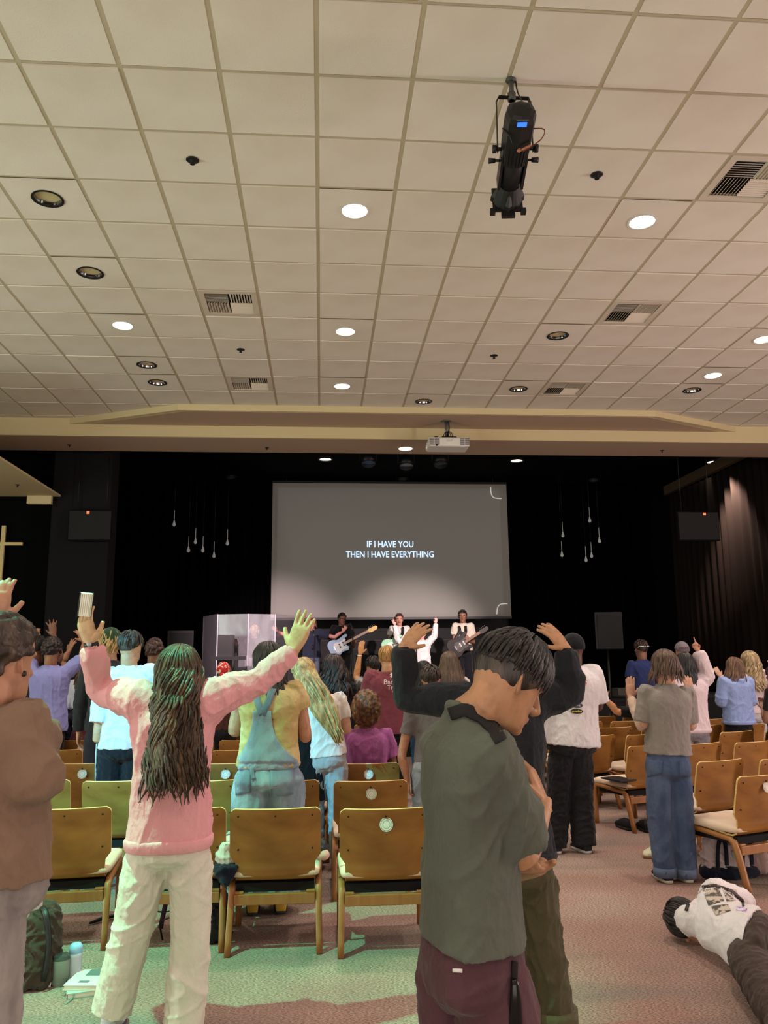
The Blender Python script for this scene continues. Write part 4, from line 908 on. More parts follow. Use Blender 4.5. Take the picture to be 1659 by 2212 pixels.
    for spec, sd in ((L, sgnL), (R, -sgnL)):
        s0 = S_[sd]; left = (sd == -1); ua, fa = .172*H, .148*H
        if spec is None or spec == 'down':
            el = s0+r*(sd*.035*H)-u*ua*.97+f*(-.01); wr = el-u*fa*.97+f*.05+r*(sd*.004); hd = (wr-el).normalized(); n_ = -r*sd
            kw = dict(curl=.35, spread=.05)
        elif spec == 'front':
            el = s0+r*(sd*.03*H)-u*ua*.9+f*.02; wr = el+f*fa*.75+u*.04-r*(sd*.10); hd = (f*.6-r*sd*.8).normalized(); n_ = -f-u*.3; kw = dict(curl=.4, spread=.05)
        elif spec == 'lap':
            el = s0+r*(sd*.03*H)-u*ua*.9+f*.05; wr = el+f*fa*.9-u*.06-r*(sd*.06); hd = f; n_ = -u; kw = dict(curl=.3, spread=.05)
        else:
            el = toP(spec['e'], Y) if not isinstance(spec['e'], Vector) else spec['e']
            wr = toP(spec['w'], Y) if not isinstance(spec['w'], Vector) else spec['w']
            hd = ((spec['h'] if isinstance(spec['h'], Vector) else toP(spec['h'], Y))-wr).normalized() if 'h' in spec else (wr-el).normalized()
            n_ = Vector(spec.get('n', tuple(f))); kw = dict(curl=spec.get('curl', .15), spread=spec.get('spread', .2), fist=spec.get('fist', False), point=spec.get('point', False))
        hs = H/1.75*(1.0 if not isinstance(spec, dict) else spec.get('hs', 1.0))
        sc = H*tk**.4
        body.limb([neck*.4+s0*.6-sp*(.03*H), s0-sp*.006, s0*.5+el*.5, el, el*.65+wr*.35, wr, wr+hd*.01], [.026*sc, .028*sc, .027*sc, .0235*sc, .0245*sc, (.0165*H, .0135*H), (.0155*H, .012*H)], n=14)
        hand(body, wr, hd, n_, left, hs, **kw); armdata[sd] = (s0, el, wr, hd, spec)
    # legs
    hw = .052*H*build
    if legs: lg = {s_: [toP(q_, Y) if not isinstance(q_, Vector) else q_ for q_ in legs[i]] for i, s_ in enumerate((sgnL, -sgnL))}
    elif seat: lg = {s_: [hip+r*s_*hw, hip+r*s_*(hw+.04)+f*.42-u*.02, hip+r*s_*(hw+.04)+f*.44-u*(hip.z-z0-.08)] for s_ in (-1, 1)}
    else: lg = {s_: [hip+r*s_*hw-u*.02, (hip*.47+(base+u*.045*H)*.53)+r*s_*(hw*.45+stance*.55)+f*(.02+step*s_*.5), base+r*s_*stance+u*(.05*H)+f*(step*s_)] for s_ in (-1, 1)}
    sk = skin(skinc)
    bare = pants and pants.get('len', 1) < .9
    if bare or (pants or {}).get('skirt'):
        for s_ in (-1, 1):
            a, b, c_ = lg[s_]; body.limb([a, a*.5+b*.5, b, b*.6+c_*.4, c_, c_-u*.03], [.05*H, .046*H, .032*H, .032*H, .021*H, .021*H], n=12)
    fold = None
    root = body.build('person', sk, None, base=base, vox=vox, sm=2 if vox < .006 else 1)
    tag(root, label, 'person', group)
    if shirt is not None:
        q = MB(); fit = shirt.get('fit', 1.0)*build; hem = shirt.get('hem', -.06)     # hem: fraction of trunk below the hip joint
        sl = [(hem, .102, .078), (.12, .098, .074), (.3, .093, .070), (.5, .093, .070), (.7, .100, .074), (.84, .102, .070), (.92, .088, .060), (.98, .056, .049), (1.03, .040, .043)]
        if shirt.get('tank'): sl = [(hem, .1, .074), (.3, .092, .068), (.6, .098, .070), (.78, .098, .068), (.86, .08, .06)]
        q.rings([(hip+(neck-hip)*t, rS*(a*H*fit), fS*(b*H*fit)) for t, a, b in sl], 22, e=2.4, sub=2)
        if shirt.get('collar'): q.rings([(neck+sp*(t*H), rS*(a*H), fS*(a*1.05*H)) for t, a in ((-.02, .046), (.0, .044), (.02, .043), (.028, .041))], 18)
        slv = shirt.get('sleeve', 'short')
        for sd, (s0, el, wr, hd, spec) in armdata.items():
            k = fit**.6*H*shirt.get('sw', 1.0); inn = s0*.6+neck*.4-sp*(.035*H*shirt.get('dol', 1))
            if slv == 'short':
                t_ = shirt.get('slen', .62); e_ = s0*(1-t_)+el*t_; q.limb([inn, s0, s0*.6+e_*.4, e_], [.046*k, .037*k, .037*k, (.040*k, .037*k)], n=14)
            elif slv == 'half':
                t_ = .18; e_ = el*(1-t_)+wr*t_; q.limb([inn, s0, s0*.5+el*.5, el, e_], [.045*k, .037*k, .036*k, .036*k, .034*k], n=14)
            elif slv == 'long':
                e_ = wr*.97+el*.03
                q.limb([inn, s0-sp*(.012*H*(shirt.get('dol', 1)-1)), s0*.5+el*.5, el, el*.5+wr*.5, wr*.86+el*.14, e_], [.046*k*shirt.get('dol', 1), .039*k*shirt.get('dol', 1), .037*k*shirt.get('dol', 1)**.5, .033*k, .031*k, .028*k, .020*k*1.05], n=14)
        if shirt.get('hood'):
            q.limb([neck-rS*.07+fS*.0-sp*.0, neck-rS*.05-fS*.07, neck-fS*.10-sp*.03, neck+rS*.05-fS*.07, neck+rS*.07+fS*.0], [.045]*5, n=12)
            q.ell(neck-fS*.09-sp*.07, rS*.10, fS*.035, sp*.09, 14, 8)
        col = shirt['c']; m = shirt.get('mat') or cloth(col, var=shirt.get('var'))
        so = q.build(shirt.get('name', 't_shirt'), m, root, vox=cv, sm=3, folds=(shirt.get('amp', .009), seed*3+1, shirt.get('fs', 9), (1, 1, .5)))
        if shirt.get('rib'):
            q = MB(); t = hem; q.rings([(hip+(neck-hip)*(t+dt), rS*(a*H*fit), fS*(b*H*fit)) for dt, a, b in ((-.045, .094, .071), (-.03, .101, .078), (.03, .104, .080), (.045, .098, .075))], 26, e=2.4, sub=1)
            q.build('ribbed_hem', m, root)
            for sd, (s0, el, wr, hd, spec) in armdata.items():
                ax_ = (wr-el).normalized(); q = MB(); q.limb([wr-ax_*.055, wr-ax_*.05, wr-ax_*.005, wr], [.015*H, .0205*H, .0195*H, .0165*H], n=14, sub=1); q.build('cuff', m, root)
    else: so = None
    if pants is not None:
        q = MB(); pf = pants.get('fit', 1.0)*build; ln_ = pants.get('len', 1)
        tA, tB = -.30, .16
        if pants.get('skirt'):
            q.rings([(hip+u*(z*H), r*(a*H*pf), f*(a*.8*H*pf)) for z, a in ((.06, .08), (0, .1), (-.1, .125), (-.3, .15), (-.33, .14))], 20, sub=2)
        else:
            up_ = sp
            tf = min(pf, (shirt or {}).get('fit', 1)*build*.93)
            q.rings([(hip+up_*(z*H), rS*(a*H*k_), fS*(b*H*k_)) for z, a, b, k_ in ((-.085, .05, .05, pf), (-.06, .090, .074, pf), (-.03, .098, .078, (pf+tf)/2), (0, .098, .076, tf), (.05, .084, .062, tf), (.06, .06, .05, tf))], 18, e=2.4, sub=1)
            kn, an = pants.get('knee', .047), pants.get('ankle', .042)
            for s_ in (-1, 1):
                a, b, c_ = lg[s_]
                pts = [a-up_*.03, a*.7+b*.3, b, b*.5+c_*.5, c_-(c_-b).normalized()*(-.005)]; rad = [.046*H*pf, .056*H*pf, kn*H*pf, (kn+an)/2*H*pf, an*H*pf]
                if ln_ < .9:
                    if ln_ < .55: e_ = a*(1-ln_*2)+b*(ln_*2); pts = [a+u*.02, a*.6+e_*.4, e_]; rad = [.057*H*pf, .058*H*pf, .060*H*pf]
                    else: e_ = b*(1-(ln_-.5)*2)+c_*((ln_-.5)*2); pts = [a+u*.02, a*.5+b*.5, b, e_]; rad = rad[:3]+[an*H*pf]
                q.limb(pts, rad, n=14, side=r)
        pm = pants.get('mat') or cloth(pants['c'], var=pants.get('var'))
        po = q.build(pants.get('name', 'trousers'), pm, root, vox=cv, sm=3, folds=(pants.get('amp', .009), seed*7+2, pants.get('fs', 10), (1, 1, .9)))
    if shoes is not None:
        for s_ in (-1, 1):
            c_ = lg[s_][2].copy(); g = z0
            ff = f if not (legs) else (shoes.get('dir') or f); rr_ = Vector((ff.y, -ff.x, 0)) if abs(ff.z) < .5 else r
            c_ = Vector((c_.x, c_.y, g)) if not shoes.get('lie') else c_
            q = MB(); q.rings([(c_+ff*y+u*z, rr_*w_, ff.cross(rr_)*hgt) for y, z, w_, hgt in ((-.075, .04, .02, .02), (-.065, .045, .034, .038), (-.02, .05, .038, .044), (.05, .045, .042, .036), (.12, .034, .046, .026), (.17, .026, .036, .018), (.185, .02, .015, .01))], 12, e=2.6, sub=1)
            q.limb([c_+u*.05-ff*.02, c_+u*.11-ff*.025], [.036, .038], n=12, sub=0)
            sh_ = q.build('shoe', newmat('shoe_upper', shoes['c'], .6), root)
            q = MB(); q.rings([(c_+u*z+ff*.055, rr_*(.045*k), ff*(.135*k)) for z, k in ((.002, .95), (.004, 1), (.022, 1.02), (.024, .9))], 20, e=2.6); q.build('sole', newmat('shoe_sole', shoes.get('sole', (210, 205, 196)), .7), sh_, base=base)
    # hair
    if hair:
        hm = hair.get('mat') or hairm(hair['c'], hair.get('c2')); st = hair.get('style', 'short'); q = MB(); a_ = (O, hr, hf, hu, hh)
        hn = hair.get('n', 1.0)
        if st == 'short':
            dome(q, *a_, k=1.05, front=hair.get('front', .82), nape=hair.get('nape', .30)); locks(q, *a_, int(120*hn), hair.get('len', .07), th=(0, hair.get('low', 70)), rad=hair.get('rad', .008), hang=False, wav=.004, seed=seed, out=1.07, az=hair.get('az', (-180, 180)), lift=.008)
        elif st == 'curly':
            dome(q, *a_, k=1.09, front=.84, nape=.26); rr = random.Random(seed); c = O+hu*(.62*hh)-hf*(.05*hh); th_ = hair.get('thick', 1.14)
            for k in range(int(150*hn)):
                v = Vector((rr.gauss(0, 1), rr.gauss(0, 1)-.25, rr.gauss(0, 1)+.45)).normalized()
                if v.y > .45 and v.z < .45: continue
                if v.z < -.6: continue
                p = c+hr*(v.x*.345*hh*th_)+hf*(v.y*.43*hh*th_)+hu*(v.z*.42*hh*th_); q.ball(p, hh*(.05+.045*rr.random())*hair.get('cs', 1), 6, 4)
        elif st == 'afro':
            c = O+hu*(.60*hh)-hf*(.10*hh); rr = random.Random(seed); K = hair.get('thick', 1.5)
            q.ell(c, hr*(.36*hh*K), hf*(.40*hh*K), hu*(.46*hh*K*.95), 20, 12)
            for k in range(int(420*hn)):
                v = Vector((rr.gauss(0, 1), rr.gauss(0, 1)-.2, rr.gauss(0, 1))).normalized()
                if v.y > .62 and v.z < .35: continue
                p = c+hr*(v.x*.36*hh*K)+hf*(v.y*.40*hh*K)+hu*(v.z*.44*hh*K); q.ball(p, hh*(.045+.05*rr.random()), 5, 4)
        elif st == 'long':
            dome(q, *a_, k=1.06, front=.80, nape=.2); LL = hair['len']
            locks(q, *a_, int(110*hn), LL, az=hair.get('az', (75, 285)), th=(2, 60), rad=hair.get('rad', .013), wav=hair.get('wav', .012), curl=hair.get('curl', 0), seed=seed, out=1.07, spread=hair.get('spread', 1.0), back=hair.get('back', .02), jit=hair.get('jit', .22))
            locks(q, *a_, int(40*hn), LL*.55, az=(60, 300), th=(0, 30), rad=hair.get('rad', .013)*.8, wav=hair.get('wav', .012), seed=seed+9, out=1.10, spread=hair.get('spread', 1.0), back=.02)
        elif st == 'bob':
            dome(q, *a_, k=1.08, front=.82, nape=.1)
            locks(q, *a_, int(120*hn), hair.get('len', .26), az=(55, 305), th=(0, 70), rad=.011, wav=.009, seed=seed, out=1.10, spread=1.6, jit=.12)
        ho = q.build('hair', hm, root, vox=(.0065 if st in ('curly', 'afro') else 0), sm=1)
        if hair.get('side'):      # cropped sides under a fuller top
            q = MB(); dome(q, *a_, k=1.025, front=.62, nape=.10); q.build('cropped_hair', hairm(hair['side']), root)
    if faceon:
        for s_ in (-1, 1):
            p = O+hr*(s_*.135*hh)+hf*(.272*hh)+hu*(.50*hh); q = MB(); q.ball(p, .055*hh, 10, 7); eo = q.build('eye', EYEW, root)
            q = MB(); q.ball(p+hf*(.026*hh), .034*hh, 8, 6); q.build('iris', IRIS, eo, base=base)
            q = MB(); q.limb([O+hr*(s_*.05*hh)+hf*(.385*hh)+hu*(.60*hh), O+hr*(s_*.14*hh)+hf*(.375*hh)+hu*(.625*hh), O+hr*(s_*.24*hh)+hf*(.30*hh)+hu*(.60*hh)], .016*hh, n=6); q.build('eyebrow', hm if hair else IRIS, root)
        q = MB(); q.ell(O+hf*(.398*hh)+hu*(.215*hh), hr*(.09*hh), hf*(.018*hh), hu*(.03*hh), 10, 6); q.build('lips', newmat('lips', tuple(int(v*k) for v, k in zip(skinc, (.82, .62, .62))), .4), root)
    return dict(root=root, O=O, hr=hr, hf=hf, hu=hu, hh=hh, hip=hip, neck=neck, sp=sp, rS=rS, fS=fS, arms=armdata, legs=lg, H=H, base=base, shirt=so, r=r, f=f)
def cap(pr, col, name='cap', bill=None, k=1.12, lab=None, cut=None):
    q = MB(); a = (pr['O'], pr['hr'], pr['hf'], pr['hu'], pr['hh']); dome(q, *a, k=k, front=cut or .72, nape=.45)
    if bill:
        O, r, f, u, h = a; s_ = bill; q.rings([(O+u*(.72*h)+f*(s_*y*h), r*(w_*h), u*(.012*h)) for y, w_ in ((.30, .30), (.45, .29), (.60, .25), (.70, .15))], 14)
    o = q.build(name, cloth(col), pr['root'], smooth=True)
    if lab: o['label'] = lab
    return o
U3 = (0, .3, 1)
WHITE_C = (222, 216, 214)
# ---- 1 woman in pink
PK = person('person in a pink sweatshirt and white jeans, both arms raised, long brown wavy hair', (388, 3.95), 1388, face=0, skinc=(196, 158, 120), vox=.0048, cv=.008, build=1.02,
    Jo={'neck': (378, 1497, 0), 'hip': (366, 1800, 0), 'sL': (300, 1512, 0), 'sR': (462, 1508, 0), 'head': (390, 1446, .03), 'base': Vector((P(330, 2200, 3.9).x, 3.95, 0))}, head=(0, -6, 2),
    L=dict(e=(222, 1492, .12), w=(197, 1392, .02), h=(178, 1326, .02), n=(.35, .9, .2), curl=.34, spread=.07, hs=1.22), R=dict(e=(565, 1468, .08), w=(634, 1404, .1), h=(668, 1312, .1), n=(.35, .8, .35), curl=.1, spread=.12, hs=1.28),
    shirt=dict(c=(218, 154, 160), name='sweatshirt', sleeve='long', hem=-.06, fit=1.12, sw=1.18, dol=1.2, rib=True, amp=.013, fs=7), 
    legs=[[(325, 1815, 0), (288, 2000, -.03), (240, 2185, -.02)], [(410, 1815, 0), (412, 2000, -.03), (398, 2215, -.05)]],
    pants=dict(c=(205, 198, 184), name='jeans', fit=1.11, knee=.05, ankle=.049, amp=.012, fs=9), shoes=dict(c=(205, 210, 216), sole=(60, 66, 74)),
    hair=None, group=None)
q = MB(); a_ = (PK['O'], PK['hr'], PK['hf'], PK['hu'], PK['hh']); dome(q, *a_, k=1.08, front=.8, nape=.2)
locks(q, *a_, 420, .64, az=(66, 294), th=(2, 75), rad=.0075, wav=.019, seed=4, out=1.12, spread=.85, back=.07, jit=.32)
locks(q, *a_, 160, .55, az=(80, 280), th=(0, 50), rad=.006, wav=.022, seed=14, out=1.15, spread=.5, back=.075, jit=.45)
q.build('hair', hairm((48, 33, 25), (92, 68, 46)), PK['root'])
# watch
s0, el, wr, hd, _ = PK['arms'][-1]
q = MB(); ax_ = (wr-el).normalized(); q.limb([wr-ax_*.012, wr+ax_*.014], [(.034, .03)]*2, n=16, sub=0); wt = q.build('watch_strap', newmat('strap_black', (24, 24, 26), .5), PK['root'])
q = MB(); q.cyl(wr+Vector((.0, -.030, 0)), wr+Vector((0, -.040, 0)), .011, n=16); q.build('watch_sensor', newmat('sensor_pale', (170, 172, 178), .3), wt, base=PK['base'])
bk = P(184, 1308, 3.97); q = MB(); M = TR(bk.x, bk.y, bk.z, .3, .12, .06); q.box((-.030, -.055, -.052), (-.027, .055, .062), M); q.box((.029, -.055, -.052), (.032, .055, .062), M); q.box((-.030, .054, -.052), (.032, .057, .062), M)
e = empty('small_book', bk, 'small white book with dark cover held up by the person in pink', 'book'); e['_b'] = tuple(bk); q.build('cover', newmat('book_cover', (36, 32, 30), .6), e, smooth=False)
q = MB()
for k in range(7): q.box((-.0265+k*.0079, -.052, -.050), (-.0192+k*.0079, .054, .060), TR(bk.x, bk.y, bk.z, .3+.012*k, .12, .06))
q.build('pages', newmat('pages', (232, 232, 214), .8), e, smooth=False)
# jeans pockets
for px in (310, 412):
    p = P(px, 1838, 3.36); 
# ---- 2 man in grey-green shirt
GM = person('person in a grey-green T-shirt and maroon trousers, head bowed, nearest the camera', (1090, 2.2), 1345, face=-62, h=1.70, skinc=(178, 132, 98), vox=.0042, cv=.007, build=.98, hh=.238,
    Jo={'neck': (1015, 1555, .02), 'hip': (1018, 2030, 0), 'head': (1108, 1462, .0), 'sL': (965, 1600, .16), 'sR': (1058, 1630, -.13), 'base': Vector((P(1030, 2100, 2.2).x, 2.2, 0))}, head=(-16, 34, 0),
    R=dict(e=(1128, 1852, -.05), w=(1172, 1735, .05), h=(1140, 1650, .08), n=(-.8, .4, 0), curl=.3, spread=.05), L=dict(e=(1075, 1870, .25), w=(1165, 1872, .06), h=(1120, 1885, -.09), n=(0, .3, 1), curl=.35, spread=.05, hs=.9),
    shirt=dict(c=(86, 90, 80), sleeve='short', hem=.02, fit=1.13, sw=1.24, slen=.86, amp=.011, fs=6, collar=True), pants=dict(c=(84, 56, 62), fit=1.08, knee=.055, ankle=.05, amp=.008, fs=6), shoes=dict(c=(30, 30, 32)),
    hair=dict(c=(20, 17, 17), c2=(44, 36, 36), style='short', front=.84, nape=.50, len=.07, n=2.8, rad=.0075, low=62, side=(42, 36, 32)))
g = GM; ribbon('shoulder_strap', g['shirt'], [(908, 1612), (930, 1577), (962, 1546), (1003, 1532), (1042, 1548), (1066, 1572), (1082, 1600)], 27, newmat('strap_black2', (28, 27, 28), .8), g['root'], off=.007)
tr = [c for c in g['root'].children if c.name.startswith('trousers')][0]
onto('white_tag', tr, [(978, 2092), (999, 2093), (999, 2101), (978, 2100)], WHITEP, g['root'], n=3, m=3)
onto('pocket_shade_strip', tr, [(1106, 2075), (1118, 2078), (1116, 2212), (1100, 2212)], newmat('pocket_shadow', (22, 16, 18), .9), g['root'], n=3, m=10)  # dark strip laid on the trousers, painted shade of the pocket slit
q = MB(); p = cast(tr, 1113, 2165, .01)
if p is not None:
    q.limb([p+Vector((0, 0, .05)), p+Vector((0, -.004, .0)), p+Vector((0, 0, -.06))], [(.008, .006), (.014, .010), (.016, .010)], n=10); q.build('pocket_pouch', newmat('pouch_black', (20, 20, 20), .2), g['root'])
# ---- 3 man in dark sweater
DS = person('person in a black sweater and olive trousers, both hands held over the head', (1088, 3.7), 1362, face=0, skinc=(188, 140, 104), vox=.0052, cv=.008, build=1.0,
    Jo={'neck': (1085, 1500, 0), 'hip': (1110, 1850, 0), 'sL': (1000, 1512, 0), 'sR': (1172, 1512, 0)}, head=(0, 8, 0),
    L=dict(e=(878, 1508, .05), w=(872, 1398, .05), h=(914, 1348, .05), n=(.3, .85, -.5), curl=.2, spread=.2), R=dict(e=(1232, 1498, .0), w=(1222, 1400, .0), h=(1170, 1340, .0), n=(-.3, .85, -.5), curl=.2, spread=.2),
    shirt=dict(c=(34, 36, 40), name='sweater', sleeve='long', fit=1.04, sw=1.22, hem=.0, rib=True, amp=.010, fs=8), legs=[[(1065, 1860, 0), (1080, 2020, -.02), (1110, 2200, -.05)], [(1148, 1860, 0), (1165, 2010, -.02), (1198, 2195, -.05)]],
    pants=dict(c=(74, 68, 48), fit=1.1, knee=.052, ankle=.05, amp=.012, fs=10), shoes=dict(c=(40, 38, 36)), hair=dict(c=(24, 20, 18), style='short'))
for s_ in (-1, 1):
    c_ = DS['legs'][s_][2]; q = MB(); q.limb([c_+Vector((0, 0, -.03)), c_+Vector((0, 0, .035))], .098, n=18, sub=0); q.build('rolled_cuff', cloth((84, 78, 56)), DS['root'])
# ---- 4 man in brown at the left edge
BR = person('person in a loose brown overshirt and grey jeans at the left edge of the photo', (8, 2.45), 1322, face=-18, h=1.70, skinc=(178, 130, 104), vox=.0050, cv=.008, build=1.08, hh=.23,
    Jo={'neck': (-28, 1525, 0), 'hip': (-58, 1880, 0), 'head': (8, 1420, .02), 'sR': (45, 1560, 0), 'sL': (-110, 1560, 0), 'base': Vector((P(-60, 2100, 2.45).x, 2.45, 0))}, head=(-8, 4, 0), legs=[[(-110, 1900, 0), (-125, 2150, 0), (-130, 2500, 0)], [(-32, 1900, 0), (-30, 2150, -.02), (-32, 2500, 0)]],
    R=dict(e=(64, 1690, -.02), w=(35, 1680, .26), n=(-1, 0, 0), curl=.5), L=dict(e=(-70, 1440, .2), w=(-8, 1345, .2), h=(-2, 1290, .2), n=(0, .9, .2), curl=.35, spread=.06),
    shirt=dict(c=(124, 100, 84), name='overshirt', sleeve='half', hem=-.08, fit=1.06, sw=1.38, amp=.016, fs=7), pants=dict(c=(122, 114, 112), var=((150, 142, 138), (8, 8, 4), .4, .6), name='jeans', fit=1.0, knee=.052, ankle=.05, amp=.008, fs=8), shoes=dict(c=(60, 58, 56)),
    hair=dict(c=(36, 26, 22), c2=(78, 62, 52), style='curly', n=1.3, thick=1.10, cs=.8))
# ---- 5 woman in overalls
OV = person('person in denim overalls over a yellow T-shirt, dark hair with green light on it', (585, 5.55), 1390, face=4, skinc=(172, 120, 92), vox=.006, cv=.009, build=1.2,
    head=(0, 6, -4), R=dict(e=(660, 1592, .05), w=(632, 1500, .3), n=(-.7, .7, 0), curl=.4, spread=.05), L='front',
    shirt=dict(c=(168, 142, 92), var=((190, 166, 118), (4, 4, 9), .45, .55), sleeve='short', slen=.4, hem=.0, fit=1.02, amp=.006), pants=dict(c=(110, 122, 138), mat=denim((112, 124, 140), (144, 154, 166)), name='overalls', fit=1.22, knee=.055, ankle=.05, amp=.008, fs=8), shoes=dict(c=(186, 148, 46), sole=(40, 40, 36)),
    hair=dict(c=(26, 24, 22), c2=(54, 54, 46), style='long', len=.52, wav=.016, rad=.013, n=1.2))
pr = OV; H = pr['H']
r_, f_, sp = pr['rS'], pr['fS'], pr['sp']; hip, neck = pr['hip'], pr['neck']; DN = denim((112, 124, 140), (144, 154, 166)); DN2 = denim((92, 104, 122), (122, 132, 148))
po = [c for c in pr['root'].children if c.name.startswith('overalls')][0]
q = MB(); q.rings([(hip+(neck-hip)*t, r_*(a*1.24*H), f_*(b*1.16*H)) for t, a, b in ((-.03, .085, .07), (.0, .098, .084), (.10, .094, .082), (.16, .09, .078), (.165, .08, .07))], 26, e=2.4, sub=2)
q.build('overalls_waist', DN, pr['root'], vox=.009, sm=2, folds=(.006, 5, 10, (1, 1, 1)))
onto('overalls_bib', pr['shirt'], [(508, 1535), (650, 1535), (650, 1648), (508, 1648)], DN, pr['root'], off=.012, n=18, m=18, thick=.006, shape=lambda t: (.27*(1-t**2.2), .55+.45*t**2.6))
ribbon('overalls_strap', pr['shirt'], [(566, 1545), (580, 1515), (592, 1480), (600, 1450), (604, 1436)], 15, DN2, pr['root'], off=.014)
ribbon('overalls_strap', pr['shirt'], [(566, 1545), (556, 1515), (545, 1480), (540, 1455), (538, 1440)], 15, DN2, pr['root'], off=.014)
for qd in ([(506, 1655), (542, 1659), (541, 1712), (509, 1718)], [(583, 1660), (637, 1656), (634, 1716), (586, 1722)]): onto('back_pocket', po, qd, DN2, pr['root'], off=.006, n=8, m=8, thick=.003)
ribbon('loose_strap', po, [(546, 1640), (543, 1655), (545, 1672), (548, 1682)], 9, DN2, pr['root'], off=.016)
q = MB(); q.rings([(neck-sp*.035+sp*d_, r_*(a*H), f_*(a*.85*H)) for d_, a in ((-.03, .092), (.0, .08), (.03, .062), (.05, .05))], 20); q.build('red_yoke', cloth((206, 62, 48)), pr['root'])
# ---- 6 man in pale blue T-shirt
CY = person('person in a pale blue T-shirt and black shorts with white side stripes', (283, 6.6), 1366, face=-6, skinc=(182, 144, 112), build=1.06, cv=.009, head=(-12, 0, 0),
    L=dict(e=(212, 1598, -.05), w=(222, 1560, .28), n=(1, 0, 0), curl=.4), R='front', shirt=dict(c=(200, 208, 212), sleeve='short', hem=-.1, fit=1.12, sw=1.25, slen=.75), pants=dict(c=(24, 26, 32), name='shorts', len=.45, fit=1.15), shoes=dict(c=(200, 200, 200)), hair=dict(c=(34, 28, 24), style='short', n=1.4, nape=.34, c2=(66, 66, 58)))
for d_ in (-.012, .006):
    a, b, c_ = CY['legs'][-1]; H = CY['H']; q = MB(); q.limb([a+Vector((-.068*H, -.02+d_, -.0)), a*.6+b*.4+Vector((-.070*H, -.02+d_, 0)), b+Vector((-.066*H, -.02+d_, .04))], [(.004, .004)]*3, n=5); q.build('white_stripe', WHITEP, CY['root'])
